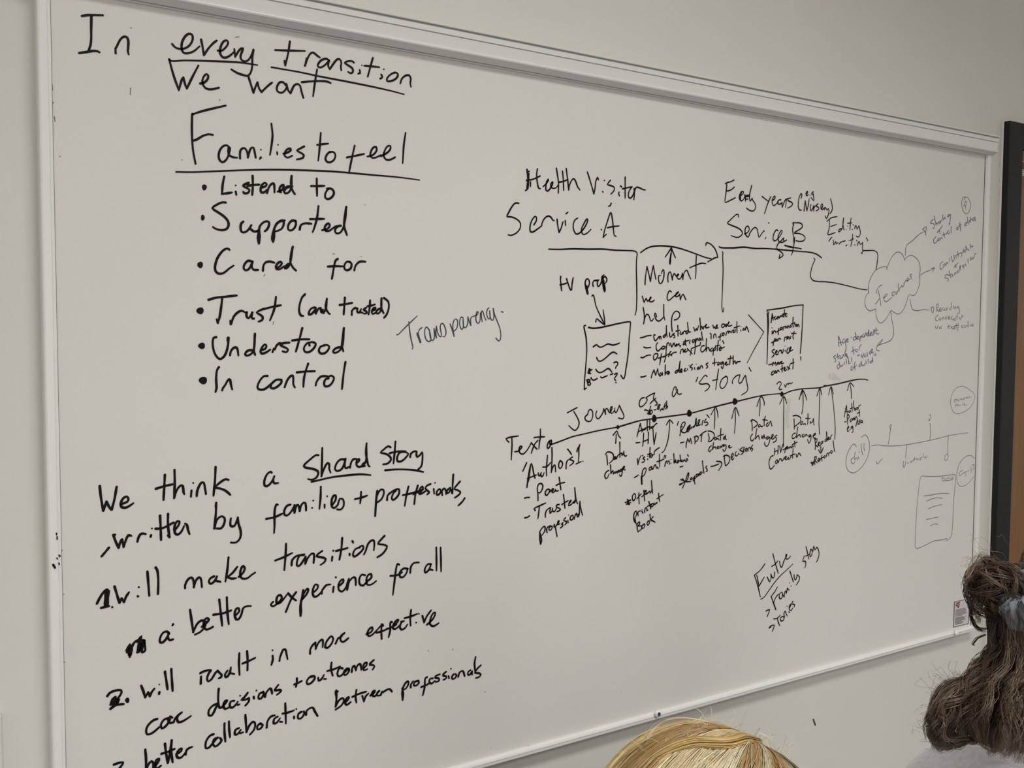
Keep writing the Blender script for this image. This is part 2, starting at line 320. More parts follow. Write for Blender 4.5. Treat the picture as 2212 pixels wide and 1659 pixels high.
# ---------------------------------------------------------------- handwriting: pen strokes as thin ribbons of ink on the board
INK = r"""
@handwritten_line|large black handwriting reading In every transition|k|3.2
%0 0 4
708,138 760,130 820,130 890,132
790,135 788,250 788,340 782,390 765,440
684,458 740,450 800,440 845,443 860,452
1000,460 998,420 / 1010,400 1040,340 1075,315 1100,325 1110,370 1105,440 1112,470
1488,380 1510,405 1540,420 1590,420 1640,390 1665,340 1660,300 1630,292 1595,320 1572,370 1570,420 1585,455 1620,460 1670,445 1725,400
1738,342 1750,400 1762,475 / 1800,420 1840,375 1873,350
1882,437 1910,440 1950,410 1972,370 1960,348 1930,360 1905,410 1902,460 1925,495 1960,495 2000,470 2020,450
2025,425 2032,490 / 2050,460 2075,425 2100,415 2090,450 2078,490 2090,520 2120,530 2150,515 2175,470 2190,430 / 2180,500 2180,570 2165,630 2140,655 2110,650 2050,630 2000,600
%400 0 4
778,432 880,436 1035,440
905,358 890,460 865,565 / 858,525
1050,505 1035,568 / 1060,500 1085,460 1110,455 1140,480 1165,497
1245,530 1225,508 1185,515 1150,550 1148,575 1170,583 1210,560 1245,520 / 1235,565 1250,597
1250,597 1275,560 1310,515 1335,510 1350,540 1345,575 1350,607
1458,540 1440,527 1400,530 1378,542 1410,565 1445,590 1450,620 1430,633 1408,620
o1527,563,5
1508,605 1511,630 1494,637
1548,568 1600,572 1678,580
1622,500 1600,580 1578,662
o1717,598,6
1695,645 1705,665 1685,680
1815,625 1780,640 1745,675 1745,700 1780,700 1820,680 1840,650 1830,630 1800,628
1860,720 1870,685 1900,655 1935,650 1950,680 1945,720 1952,750
@underline|black underline beneath every, turning into the top of the W|k|2.7
%0 0 4
1462,514 1478,525 1600,522 1900,530 2060,538 2150,550 2225,562
@underline|long black underline beneath transition|k|2.7
%400 0 4
745,580 1000,625 1140,655 1400,705 1600,745 1780,785 1892,815
@handwritten_line|black handwriting reading We want|k|3.2
%0 0 4
1462,512 1500,650 1545,778 / 1575,680 1585,668 / 1600,730 1615,765 / 1660,670 1715,565
1730,722 1760,715 1790,690 1800,655 1785,640 1765,655 1750,690 1752,725 1775,760 1810,772 1850,768 1892,757
%400 0 4
548,665 565,720 590,800 / 610,745 625,712 / 640,765 660,795 / 700,755 735,725 752,713
868,735 850,712 820,710 795,745 795,785 825,802 855,790 880,745 875,725 / 890,780 910,805
910,805 925,770 945,735 975,725 995,745 1005,790 1022,845
1008,710 1060,705 1150,700 1230,705 1258,718
1140,600 1125,690 1105,832
@handwritten_line|tall black handwriting reading Families to feel|k|3.2
350,912 250,935 130,965 60,990 / 58,1100 60,1200 70,1310 90,1415
o65,987,14
65,1215 95,1208 150,1175 200,1160 240,1165
385,1275 360,1255 325,1265 295,1310 292,1370 320,1402 355,1380 385,1310 390,1280 / 375,1275 372,1310 385,1345 425,1360 450,1362
475,1370 475,1310 490,1285 515,1280 535,1310 542,1360 / 555,1310 570,1280 590,1275 600,1310 610,1362
o655,1293,6
655,1360 645,1372
745,1068 755,1160 750,1230 733,1338
o803,1250,6
795,1315 797,1335
848,1328 880,1320 910,1300 912,1285 890,1285 865,1310 860,1345 885,1362 925,1345
1028,1265 990,1285 965,1300 1000,1320 1025,1340 1015,1365 965,1377
1140,1252 1190,1245 1238,1240
1172,1148 1165,1250 1150,1388
1250,1312 1225,1335 1212,1375 1230,1400 1260,1400 1290,1375 1298,1335 1280,1312 1250,1315
1398,1360 1460,1348 1547,1330
1465,1258 1440,1370 1415,1497
1575,1352 1620,1340 1655,1300 1650,1270 1625,1275 1605,1310 1600,1345 1620,1365 1660,1355 1690,1340
1690,1348 1730,1330 1770,1295 1775,1262 1750,1262 1725,1300 1715,1345 1735,1378 1770,1380 1815,1358
1905,1148 1890,1250 1880,1410
@underline|long black underline beneath Families to feel|k|2.7
-78,1485 60,1487 200,1482 500,1470 750,1466 1000,1470 1300,1483 1600,1510 1850,1532 2025,1555
@bullet_line|black bullet reading Listened to|k|3.55
%400 370 4
o166,138,21,26
338,45 325,110 318,195 / 360,190 405,183
o437,122,7
437,175 442,203
548,100 520,110 500,125 525,140 555,160 545,185 510,190 503,178
583,40 585,120 580,203
540,125 590,118 640,115
655,140 690,132 705,112 692,100 668,112 652,150 658,182 685,180 706,160
708,188 722,142 745,110 765,105 771,130 772,183
800,175 830,165 850,140 850,118 830,125 815,150 820,180 830,182
850,165 885,130 925,130 / 880,140 855,170 865,190 890,185 915,150 920,40 / 915,120 930,170 948,197
1088,127 1140,127 1205,125
1137,62 1138,130 1140,213
1225,150 1255,148 1280,165 1285,195 1260,230 1230,240 1210,225 1212,190 1235,155 1250,150
@bullet_line|black bullet reading Supported|k|3.55
o152,400,17,26
352,270 320,268 270,290 235,318 270,345 330,385 370,430 375,470 355,500 310,508 260,495 240,480
502,435 485,450 478,490 490,525 520,525 550,500 572,465 / 568,500 590,518 620,518 640,500 645,470 635,530 628,580 637,622 / 645,560 640,490 665,450 700,432 725,440 722,475 705,505 688,518
860,425 825,430 790,450 770,490 / 757,540 752,590 760,610 / 770,570 772,490 800,445 835,425 850,430 850,465 830,500 780,520
955,430 925,425 895,455 890,500 910,512 940,495 957,460 955,428
990,503 1000,465 1030,450 1065,450 1090,453
1080,413 1140,412 1203,411
1152,300 1140,400 1120,475 1102,525
1183,508 1225,500 1250,470 1240,450 1220,460 1205,490 1215,515 1250,512 1300,475 1345,470 / 1320,475 1295,505 1305,535 1340,530 1365,490 1385,400 1392,308 / 1375,410 1375,480 1398,550
@bullet_line|black bullet reading Cared for|k|3.55
o130,808,25,28
383,678 370,668 340,675 290,730 262,800 260,855 285,883 330,880 380,840 418,815
572,778 545,772 515,800 505,835 520,855 550,845 575,800 582,780 / 575,820 590,850 630,852
672,858 678,810 700,785 735,780 772,790
785,838 820,820 835,795 825,782 805,790 785,820 790,845 820,845 855,820
890,800 870,820 862,838 880,835 905,800 930,652 / 915,720 910,790 935,835 958,857
1318,757 1300,770 1285,830 1275,890 1268,928
1232,823 1300,820 1375,822
1425,785 1400,780 1378,805 1378,845 1400,855 1430,840 1438,800 1425,783
1462,855 1470,820 1500,785 1530,778 1558,782
@bullet_line|black bullet reading Trust with and trusted in brackets|k|3.55
o130,1205,32,30
203,1110 260,1093 350,1083 445,1073
322,1085 310,1180 300,1250 283,1310 / 272,1278
393,1322 390,1290 / 398,1320 420,1255 460,1215 490,1205 520,1220
533,1218 530,1250 545,1270 565,1250 580,1220 / 575,1250 580,1272 595,1272
680,1188 650,1200 618,1220 650,1240 670,1260 665,1285 635,1298
680,1190 760,1170 828,1157
785,1085 770,1190 733,1288
1035,1063 1010,1090 990,1150 985,1210 1000,1245 1020,1250
1120,1175 1090,1185 1070,1215 1070,1238 1095,1230 1120,1200 1130,1180 / 1125,1220 1130,1230
1130,1230 1150,1190 1170,1180 1175,1215 1180,1222 / 1195,1225 1215,1190 1225,1100 / 1215,1180 1235,1220 1250,1233
1190,1195 1185,1220 1200,1225
1335,1155 1390,1147 1443,1137
1380,1092 1375,1170 1370,1237
1440,1240 1440,1210 / 1445,1200 1470,1180 1490,1190
1490,1185 1487,1215 1505,1220 1520,1190 / 1520,1220 1535,1222
1565,1178 1540,1195 1565,1210 1570,1225 1545,1230
1575,1165 1610,1160 1640,1150
1598,1115 1595,1170 1585,1237
1615,1205 1640,1195 1645,1178 1625,1185 1612,1210 1620,1232 1650,1220
1690,1185 1665,1195 1650,1220 1665,1230 1690,1205 1697,1098 / 1695,1180 1715,1225
1718,1095 1755,1125 1760,1180 1740,1240 1718,1265
@bullet_line|black bullet reading Understood|k|3.55
%400 680 4
o143,268,30,28
268,193 245,200 238,250 250,320 280,370 305,382 340,355 365,290 378,200 / 372,195 368,210 370,240
388,350 395,315 420,285 445,283 455,310 460,352
575,305 540,310 518,340 530,352 560,345 590,310 603,165 / 598,250 595,320 605,345
655,305 690,295 703,270 690,255 665,280 652,315 660,335 700,325 735,300
755,322 765,290 / 775,300 790,265 815,245 830,245
900,240 850,245 822,262 860,280 890,300 875,322 842,315
925,222 1000,212 1073,212
1012,115 985,220 957,317
1075,265 1065,240 1040,260 1025,295 1040,322 1075,320 1115,285 1128,250 1100,235 1075,240
1205,265 1170,275 1155,310 1170,333 1205,332 1235,305 1245,275 1225,260 1195,262
1355,278 1310,285 1280,310 1285,328 1320,320 1355,280 1372,115 / 1360,200 1355,270 1367,315
@bullet_line|black bullet reading In control|k|3.55
o155,567,36,33
292,452 275,480 268,570 272,630 262,667
320,652 325,635 / 350,600 375,558 388,560 395,600 407,645
712,528 680,530 645,570 625,620 635,643 680,645 730,610 790,560 835,560
780,565 745,600 740,630 770,635 815,605 835,575 820,560 800,562
860,625 880,570 910,530 930,525 935,560 935,600 948,627
965,497 1040,490 1120,487
1063,422 1040,490 1025,560 1022,622
1128,610 1135,580 1170,535 1215,530 1245,535
1240,550 1215,555 1200,590 1210,618 1250,610 1280,570 1285,540 1260,525 1240,535
1385,408 1370,500 1355,640
@handwritten_line|black handwriting reading We think a shared story|k|3.55
%200 950 4
62,400 70,480 92,612 / 120,535 / 150,590 165,603 / 190,510 208,405
250,555 300,535 310,510 295,490 265,505 245,545 250,580 285,587 320,570 352,548
548,423 620,400 690,385
625,303 620,400 613,520
708,260 710,380 705,503 / 725,440 760,395 780,400 785,450 793,470
o870,373,7
855,438 850,492
900,485 905,440 940,370 960,370 970,410 980,468
1063,235 1058,350 1045,483
1175,347 1150,340 1100,370 1050,415 / 1100,420 1150,440 1190,475
1548,285 1540,275 1510,295 1485,350 1487,395 1510,400 1550,360 1570,315 / 1560,350 1570,375 1605,373
%550 920 4
552,253 530,252 480,290 425,345 440,360 500,370 545,390 550,415 530,450 490,465 462,458
585,190 582,320 577,437 / 600,370 630,320 645,330 645,370 657,403
780,290 740,290 705,330 695,375 715,390 755,370 780,310 785,285 / 780,330 785,365 815,355
825,360 830,330 / 835,315 850,290 880,285
885,320 905,300 905,285 885,295 880,335 900,355 930,345 960,310 968,150 / 962,230 975,310 985,345 995,350
960,310 935,330 930,350 955,345
1175,185 1155,175 1115,205 1088,230 1130,240 1165,260 1180,290 1150,325 1110,332
1168,235 1230,222 1305,220
1217,135 1210,230 1200,325
1300,225 1255,230 1232,270 1235,305 1270,305 1310,270 1328,240 1300,225
1345,270 1350,240 1385,218 1400,222 / 1398,250 1405,268 1430,250 1448,225 1450,300 1440,350 1410,378
@underline|black underline beneath shared|k|3.3
492,483 560,468 660,445 800,427 920,418 1003,425
@underline|short black underline beneath story|k|3.3
1128,383 1200,377 1290,376 1380,382 1458,398
@handwritten_line|black handwriting reading written by families plus proffesionals|k|3.55
%200 950 4
140,933 110,970 78,1007
180,822 195,820 / 182,830 200,880 225,933 / 245,870 255,860 / 268,925 / 290,860 310,825 335,830
388,880 395,850 415,815 440,810 460,815
o513,766,7
505,825 502,838
545,768 600,765 700,715
583,655 588,760 592,865
652,640 652,740 665,842 / 650,825
715,775 745,735 750,705 730,705 710,740 712,805 735,820 770,790 790,745 / 800,725 815,735 825,780 838,815
1068,545 1065,640 1052,765 / 1075,690 1115,660 1142,680 1135,730 1110,765 1070,765
1065,565 1068,600
1195,680 1190,720 1195,745 1225,745 1255,670 / 1260,720 1280,790 1275,850 1240,887 1195,888
%550 920 4
200,682 190,675 175,720 172,800 172,870 168,925
100,803 170,790 240,758
310,680 280,690 257,730 260,770 285,772 320,735 345,685 / 340,720 345,750
345,750 360,690 375,680 390,735 / 400,690 425,662 440,670 445,730
o507,645,7
o497,708,7
572,525 570,620 560,717
o627,608,7
605,680 605,708
665,690 700,640 700,600 680,605 665,650 670,700 690,708 720,680 735,630 765,635 770,690 745,722 712,720
868,632 920,620 973,602
920,570 918,620 912,670
1060,560 1050,640 1042,778 / 1048,680 1058,600 1090,550 1115,555 1115,590 1095,635 1060,660
1145,640 1150,600 1185,570 / 1200,560 1225,550
1222,560 1200,580 1185,620 1195,640 1225,620 1250,580 1245,545 1220,548
1280,598 1345,585 1420,562
1330,522 1310,610 1297,690
1410,515 1390,590 1380,675
1372,590 1420,565 1455,545
1425,575 1455,548 1450,522 1430,540 1418,575 1430,590 1475,565
1520,503 1490,515 1475,540 1495,560 1510,575 1490,592
o1560,492,6
1548,545 1552,587
1595,545 1575,565 1575,595 1595,590 1610,560 1600,545
1622,600 1620,560 1640,540 1652,560 1655,590
1690,535 1665,555 1660,580 1680,575 1695,545 1705,580
1717,420 1712,500 1710,583
1775,480 1745,515 1725,545 1755,555 1780,575 1760,600 1730,620
1815,625 1795,655 1760,688
@handwritten_line|black handwriting reading 1. will make transitions|k|3.55
%200 950 4
38,1415 60,1370 100,1310 125,1292 130,1300 / 125,1370 115,1440
120,1310 118,1380 110,1440
w7 128,1300 122,1360 118,1435
75,1452 140,1437
o170,1446,9
190,1268 210,1335 232,1408 / 250,1370 / 272,1402 / 290,1355 315,1317
o400,1273,8
o392,1352,10
474,1138 482,1240 490,1347
545,1103 560,1130 568,1220 565,1332
800,1283 800,1255 825,1205 855,1190 870,1210 875,1275 / 890,1220 920,1188 935,1200 945,1272
1050,1180 1020,1195 1005,1225 1020,1245 1055,1220 1075,1180 / 1075,1220 1105,1227
1175,1015 1165,1120 1148,1225
1250,1098 1210,1150 1165,1185 / 1200,1200 1240,1195
1262,1185 1300,1150 1315,1110 1300,1090 1285,1110 1275,1170 1295,1200 1340,1195 1370,1170 1405,1147
%550 920 4
178,1163 250,1135 325,1098
272,1018 268,1110 257,1245
320,1205 325,1160 360,1125 400,1115 430,1110
425,1115 390,1120 370,1160 365,1205 385,1210 420,1165 440,1130 / 438,1190
438,1190 455,1150 490,1105 512,1105 510,1185
585,1080 550,1105 535,1125 580,1135 615,1150 600,1180 570,1200
o680,1078,8
672,1130 668,1165
703,1080 755,1068 803,1055
757,968 750,1060 733,1155
o850,1003,8
845,995 852,1010
820,1105 822,1118
910,1050 870,1065 850,1110 860,1130 900,1105 940,1060 935,1035 905,1045
945,1110 960,1080 980,1020 1010,990 1030,990 1035,1030 1030,1075
1122,950 1090,985 1065,1018 1110,1025 1145,1040 1130,1075 1100,1110 1060,1135
@handwritten_line|black handwriting reading a better experience for all beside a scribbled-out letter|k|3.55
%200 1244 4
322,700 318,660 / 298,660 325,600 320,660 / 325,650 350,590 370,565 / 400,550 420,520 400,600 385,660 / 420,610 440,550 425,600 400,660 / 450,560 425,640 430,660 455,645 450,600 445,555
w7 300,655 325,600 322,690
370,570 400,565 440,555 455,640
415,530 395,610 390,660 / 430,570 / 425,655
660,500 645,480 610,490 582,540 585,575 610,572 645,530 660,490 / 650,530 665,555 697,548
695,418 690,428
842,292 855,380 870,487 / 900,420 940,385 975,395 970,440 930,485 885,507
945,440 990,400 1005,375 985,365 962,390 962,440 985,465 1040,440
1045,335 1120,325 1198,298
1095,205 1108,320 1120,430
1160,185 1165,310 1177,418
1230,345 1265,310 1262,280 1240,285 1228,330 1240,375 1265,372 1290,320 1300,280 1330,262 1368,260
%550 920 4
160,1520 140,1545 160,1560 200,1530 235,1490 225,1462 200,1470 188,1510 195,1535 225,1525 255,1490 290,1445 / 320,1480 358,1508
358,1437 320,1490 270,1607
420,1420 410,1480 395,1550 397,1640 / 402,1600 400,1540 425,1450 455,1405 465,1415 445,1460 400,1510
o401,1590,9,50
505,1440 540,1410 548,1378 525,1370 505,1410 503,1455 520,1478 555,1460 590,1415
580,1450 585,1415 / 595,1405 620,1375 655,1370
o702,1308,8
683,1390 678,1435
725,1385 765,1350 765,1325 745,1335 725,1370 728,1415 755,1432 790,1395 800,1365
800,1365 815,1320 / 800,1415 820,1340 860,1305 872,1320 875,1375
955,1290 925,1285 905,1320 910,1370 940,1378 975,1340 1010,1310 1005,1278 980,1290 965,1330 975,1372 1010,1370 1050,1340
1250,1200 1235,1190 1222,1240 1212,1320 1195,1460
1175,1295 1230,1290 1275,1265
1325,1235 1290,1230 1255,1265 1258,1305 1285,1305 1315,1265 1320,1235
1345,1270 1350,1220 1375,1185 1420,1180
1525,1195 1495,1195 1470,1240 1475,1268 1505,1245 1525,1195 / 1520,1240 1540,1245
1570,1050 1572,1150 1572,1250
1607,1050 1610,1150 1612,1257
@handwritten_line|black handwriting reading 2. will result in more effective|k|3.55
%200 1244 4
128,1038 150,1010 200,990 245,988 250,1010 225,1050 190,1110 155,1150
155,1148 200,1118 235,1110 268,1108
w9 175,1120 185,1070 210,1060 / 195,1120
o300,1075,19,24
420,948 440,1000 455,1050 / 480,1005 / 495,1040 / 510,1005 533,975
o577,938,6
577,1005 575,1020
625,828 635,890 648,980
680,805 685,890 692,995
935,932 937,870 / 930,840 960,825 1000,815 1020,815
1020,820 1000,850 990,890 1000,912 1030,890 1060,840 1080,820 / 1100,840 1115,855 1110,875 1090,885
1165,820 1145,850 1150,875 1170,865 1190,820 1195,790 / 1190,840 1225,848
1268,668 1265,760 1270,855
1295,757 1350,735 1405,708
1335,650 1340,730 1338,815
o1555,643,7
1555,690 1558,720 1545,770
1615,735 1620,700 / 1625,690 1645,640 1665,635 1675,670 1685,720
%550 1244 4
480,672 480,640 500,600 525,575 / 528,630 / 550,580 580,550 590,560 588,615
650,530 620,570 610,615 630,622 665,585 680,540 660,520 645,535
700,585 720,540 / 740,530 755,520
775,495 745,520 745,560 765,570 790,555 810,538
965,503 1000,490 1020,465 1015,445 995,455 975,490 985,520 1015,510 1060,465 1090,430
1110,430 1100,412 1095,470 1098,545
1055,490 1110,475 1150,455
1188,400 1175,395 1172,470 1158,530
1140,460 1190,440 1225,420
1195,430 1220,415 1245,380 1230,380 1205,410 1195,450 1215,460 1250,430
1265,395 1290,390 / 1270,400 1255,440 1270,465 1300,450 1320,420
1295,365 1350,350 1405,328
1352,293 1345,360 1348,430
o1420,328,6
o1397,403,7
1450,345 1465,400 / 1490,345 1525,298
1490,420 1530,385 1558,340 1560,315 1540,325 1520,370 1515,415 1540,435 1565,425 1590,408
@handwritten_line|black handwriting reading care decisions plus outcomes|k|3.55
%200 1244 4
558,1237 530,1245 480,1290 462,1340 475,1370 520,1355 575,1308
655,1230 620,1240 590,1285 600,1318 640,1290 670,1240 / 670,1215 690,1225 / 700,1265 715,1230 745,1200 770,1180 / 740,1205 730,1240 745,1265 790,1250 850,1210
655,1235 660,1270 700,1265
1090,975 1085,1060 1090,1120 1100,1140 1120,1135
1075,1105 1040,1120 1005,1160 1005,1205 1030,1205 1060,1150 1088,1090
1120,1130 1150,1100 1165,1075 1145,1080 1130,1120 1145,1150 1180,1135
1225,1080 1195,1085 1185,1125 1205,1140 1240,1110 1255,1085 / 1255,1115 1270,1110
o1275,1035,7
1340,1010 1310,1050 1285,1070 1325,1068 1350,1055 / 1350,1085 1320,1120
o1415,990,7
1392,1045 1395,1060
1470,1005 1440,1020 1435,1060 1455,1060 1480,1020 1475,1000
1490,1045 1500,1010 1535,970 1545,985 1552,1018
1605,942 1580,975 1572,990 1610,985 1630,990 1615,1010 1592,1027
%550 1244 4
343,938 375,925 407,908
365,885 365,920 358,957
500,870 470,880 450,915 460,937 495,920 520,885 515,865 480,868
550,880 553,905 575,895 600,855 / 600,890 618,890
628,822 690,805 738,782
665,748 660,800 675,862
760,800 735,795 715,840 725,868 750,860 790,820 815,800
800,800 775,820 770,850 790,855 815,825 815,803 795,805
840,830 845,790 860,775 875,815 / 885,780 905,760 915,765 922,812
940,800 965,775 970,750 950,755 938,785 945,815 975,805
1030,727 1000,755 995,768 1025,770 1035,785 1020,808
@handwritten_line|black handwriting reading better collaboration between professionals|k|3.55
%200 1244 4
185,1630 230,1615 265,1613 250,1640 235,1659 220,1680
455,1500 462,1580 460,1700 / 475,1640 510,1600 525,1620 520,1680
535,1650 565,1610 575,1580 550,1590 540,1640 555,1665 590,1640
595,1537 650,1520 708,1495
625,1450 635,1530 650,1615 / 665,1555 / 683,1420 / 680,1520 692,1610
735,1535 765,1515 770,1490 750,1500 725,1540 735,1570 765,1570 800,1530
805,1545 810,1510 830,1490 862,1477
1045,1368 1015,1380 980,1430 980,1490 1010,1480 1050,1430 1080,1395
1080,1400 1050,1410 1040,1450 1060,1475 1095,1450 1115,1420 1100,1400
1140,1275 1140,1350 1148,1432
1178,1258 1180,1320 1188,1395
1265,1315 1235,1330 1230,1370 1250,1370 1280,1330 / 1275,1360 1300,1352
1320,1200 1325,1270 1330,1350 / 1350,1300 1385,1260 1405,1275 1395,1330 1360,1370
1450,1275 1425,1295 1425,1325 1450,1320 1470,1290 1450,1275
1505,1310 1510,1260 1540,1215 1575,1205
1600,1215 1570,1235 1565,1275 1590,1270 1620,1230 / 1620,1260 1640,1262
1640,1190 1690,1180 1740,1162
1665,1100 1668,1190 1670,1275
o1760,1150,7
1740,1215 1742,1230
1805,1175 1780,1190 1775,1230 1800,1232 1830,1190 1825,1170
1845,1200 1850,1165 1885,1140 1905,1140 1920,1170 1945,1210
%550 1244 4
705,990 708,1050 700,1130 / 725,1080 760,1055 772,1075 750,1120 700,1155
718,1000 700,995 705,1040
780,1095 810,1065 815,1045 795,1055 780,1090 795,1115 830,1090
845,1045 900,1020 965,1000
880,985 872,1040 880,1095
930,1035 945,1085 / 960,1040 985,1015 / 1000,1035 1020,1010
1000,1030 1030,1015 1040,990 1020,1000 1015,1030 1040,1040 1070,1000 1085,990 1060,1005 1060,1035 1085,1030
1090,1030 1100,1000 / 1110,1005 1150,980 1170,980 1187,1000
1275,970 1285,1020 1280,1072 / 1275,1000 1300,930 1325,910 1330,930 1310,970 1285,985
1350,965 1350,940 1370,910
1415,905 1385,915 1375,945 1395,948 1420,925 1415,905
1490,875 1475,885 1470,960 1453,1032
1440,960 1480,945 1505,930
1540,885 1515,890 1510,920 1530,930 1560,905
1600,850 1565,865 1560,880 1590,885 1595,905 1565,918
1655,828 1630,850 1630,862 1655,868 1655,885 1632,898
o1697,803,6
1675,865 1680,885
1720,850 1705,870 1710,890 1730,885 1745,860 1735,848
1760,870 1770,835 1795,820 1805,830 1815,865
1865,815 1845,830 1845,855 1865,850 1880,820 1880,855
1910,700 1900,760 1905,810 1905,840
1955,772 1925,800 1905,835 1940,840 1955,855 1935,875 1912,882
@handwritten_line|thin blue-grey handwriting reading Transparency|t|2.6
%840 630 7.975
135,745 165,735 220,680 340,560 490,418
345,520 355,640 380,800 410,930 415,965 402,990
490,712 515,800 545,875 / 520,800 505,720 520,670 545,635 570,622
w5 495,725 520,800 545,870
690,655 665,615 640,612 620,660 620,740 640,820 680,858 715,850 725,800 700,660 / 710,760 735,835 765,835 785,790 778,630
778,630 800,720 822,800 / 810,700 820,590 / 840,700 870,765 900,775 905,720 885,620 900,555 930,548 960,590 985,680 980,740 955,778 930,770
1055,555 1080,620 1125,770 / 1105,660 1105,560 1120,500 1150,470 1180,490 1185,560 1165,640 1120,680
1280,450 1250,435 1225,480 1220,560 1240,630 1265,650 1285,600 1280,470 / 1285,580 1310,620 1335,610 1360,540 1362,430
1362,430 1385,510 1415,585 / 1410,480 1420,440 1500,410 1535,380 1535,345 1520,345 1505,400 1500,480 1520,535 1545,545 1570,500 1575,370
1585,360 1608,515 / 1595,420 1595,350 1610,328 1630,370 1650,440 1675,490
1722,280 1700,300 1685,370 1700,440 1725,475 1745,430 1738,330 / 1745,430 1770,485 1795,490 1810,430 1798,290 / 1820,390 1860,490 1910,620 1930,740 1920,825 1895,848 1870,830 1845,797
1940,342 1972,353
@handwritten_line|black handwriting reading Health Visitor|k|4
%1070 340 5.99
410,155 415,210 430,290 420,370 410,415 390,428 / 425,185 440,180
w7 425,200 425,300 415,410
455,320 455,375
403,297 480,285 580,240
545,148 535,220 545,330 560,395 585,405
620,375 660,340 685,300 690,280 665,310 655,370 655,420 675,435 705,410 740,350 745,315 720,340 720,380 745,400 790,390 810,360
790,140 805,230 818,330 815,460
820,320 880,310 940,285
870,180 880,290 885,425
918,145 935,280 950,420 / 955,380 985,300 1015,275 1040,310 1065,380 1095,420
1192,190 1230,310 1275,470 / 1290,400 1300,310 1325,257 1335,290
o1412,297,8
1388,440 1396,452
1490,295 1450,350 1500,365 1540,390 1535,430 1495,475
1620,368 1635,382
1600,450 1598,475 1607,497
1645,407 1720,390 1770,380
1680,255 1680,400 1680,525
1770,380 1735,430 1720,490 1740,530 1775,500 1795,440 / 1795,400 1800,460 1793,545 / 1800,460 1810,410 1830,385 1870,395 1910,415 1942,420
@handwritten_line|black handwriting reading Service A|k|4
303,593 260,590 220,630 170,720 150,762 210,770 280,800 325,850 320,920 270,980 205,1008 168,1002
500,870 530,820 530,770 510,765 470,820 448,910 455,960 485,965 540,930 600,885 / 605,850 640,785 690,757 725,780 745,812 762,818
800,800 805,860 825,970 / 850,920 875,835
905,820 910,880
915,728 940,710
1065,785 1030,810 1008,870 1015,940 1045,990 1080,985 1130,940 1185,850 1195,800 1180,800 1150,850 1115,930 1125,985 1150,998 1200,970 1237,930
o1372,935,8,12
1435,995 1395,1035 / 1410,960 1450,830 1495,712 1515,800 1530,940 1540,1010 1565,1022
1448,910 1520,895 1602,887
1500,590 1490,620 1465,633
@diagram_line|black line turning down to the right under Service A|k|4
693,1187 830,1190 1000,1183 1200,1187 1400,1187 1550,1200 1700,1205 1800,1212 1835,1235 1830,1300 1825,1400 1832,1659
%1170 560 7.975
1637,0 1632,150 1638,400 1640,700 1630,880 1612,960
@handwritten_line|black handwriting reading HV prep|k|4.2
330,298 325,340 335,440 345,540 / 318,440 370,430 435,410
430,335 460,430 500,530 520,520 / 525,430 545,312
755,430 770,520 795,600 / 760,480 750,400 770,345 800,340 825,390 815,450 790,500 780,520
w8 765,450 780,530 795,595
890,465 880,420 900,370 940,365 985,360 / 965,375 960,440 975,470 1000,450 1030,390 1045,300 1075,270
1045,290 1060,330 1075,420 1085,560 / 1060,440 1050,380 1070,310 1100,300 1125,345 1115,390 1080,430 / 1035,310 1080,380
w9 1060,400 1075,470 1090,555
@arrow|black arrow from HV prep down to a page sketch|k|3.6
868,635 885,612 905,650 930,780 1000,950 1090,1130 / 1085,1050 1060,870
935,1080 940,1040 952,1025 1000,1065 1085,1130
@diagram_box|black hand-drawn page outline with wavy lines, letters A and B and question marks|k|4
%1170 680 7.975
758,182 730,195 735,240 765,380 778,560 775,700 760,900 740,1150 735,1285 / 770,1262
808,215 870,230 950,228 1080,205 1300,155 1480,122 1530,125 1530,170 1510,400 1490,680 1450,950 1430,1070 1410,1102 1365,1040
890,552 945,515 975,540 1010,558 1060,545 1130,505 1170,505 1220,522 1280,510 1342,487
950,738 970,785 1005,800 1070,770 1140,710 1210,650 1250,645 1298,675
935,940 965,980 1010,995 1080,965 1140,925 1175,940 1212,990
850,1085 870,1115 900,1125 960,1097
1018,1070 1035,1085 1080,1070 1135,1047
1185,1030 1230,1015
820,930 800,1005 / 825,930 830,1010 / 865,945 805,985 845,1015
w7 825,940 815,1000
785,1130 800,1210 / 775,1125 810,1115 835,1130 810,1160 795,1165 830,1165 845,1190 830,1210 800,1210
1245,825 1280,812 1312,825 1310,860 1285,890 1275,920
1258,1025 1300,1005 1300,1030 1270,1070 1255,1100 1275,1130
o1280,1168,11
@diagram_line|black curved arrow bridging Service A and Service B|k|4
%1370 510 7.975
110,285 200,220 300,180 430,168 560,172 720,195 880,240 1060,305 1240,370 1325,390
1235,155 1240,120 1265,115 1320,140 1390,215 1425,300 1440,365 / 1400,370 1265,445
@arrow|short black arrow pointing up at the curved line|k|4
620,485 625,400 640,280 637,205 / 590,280 535,358
640,205 670,280 710,370
w6 617,470 622,400 635,300
@handwritten_line|black handwriting reading Moment we can help|k|3.8
187,835 195,700 220,525 / 250,640 280,780 / 300,650 330,510 / 350,620 375,745
450,680 425,680 420,760 440,815 470,810 500,750 515,660 510,590 495,580 475,620 475,650
583,790 580,690 600,625 625,620 640,670 658,755 / 665,690 690,645 705,660 725,690 755,680 770,655 750,655 735,690 750,730 780,740 810,710 830,640 / 835,690 838,745 / 850,660 885,595 910,590 935,650 975,740
958,545 1050,505 1170,465 1235,475
1070,335 1065,500 1065,620 1053,728
140,1035 170,1140 / 205,1072 / 232,1122 / 270,1090 290,1060 285,1048 275,1060 260,1100 275,1130 310,1130 345,1105
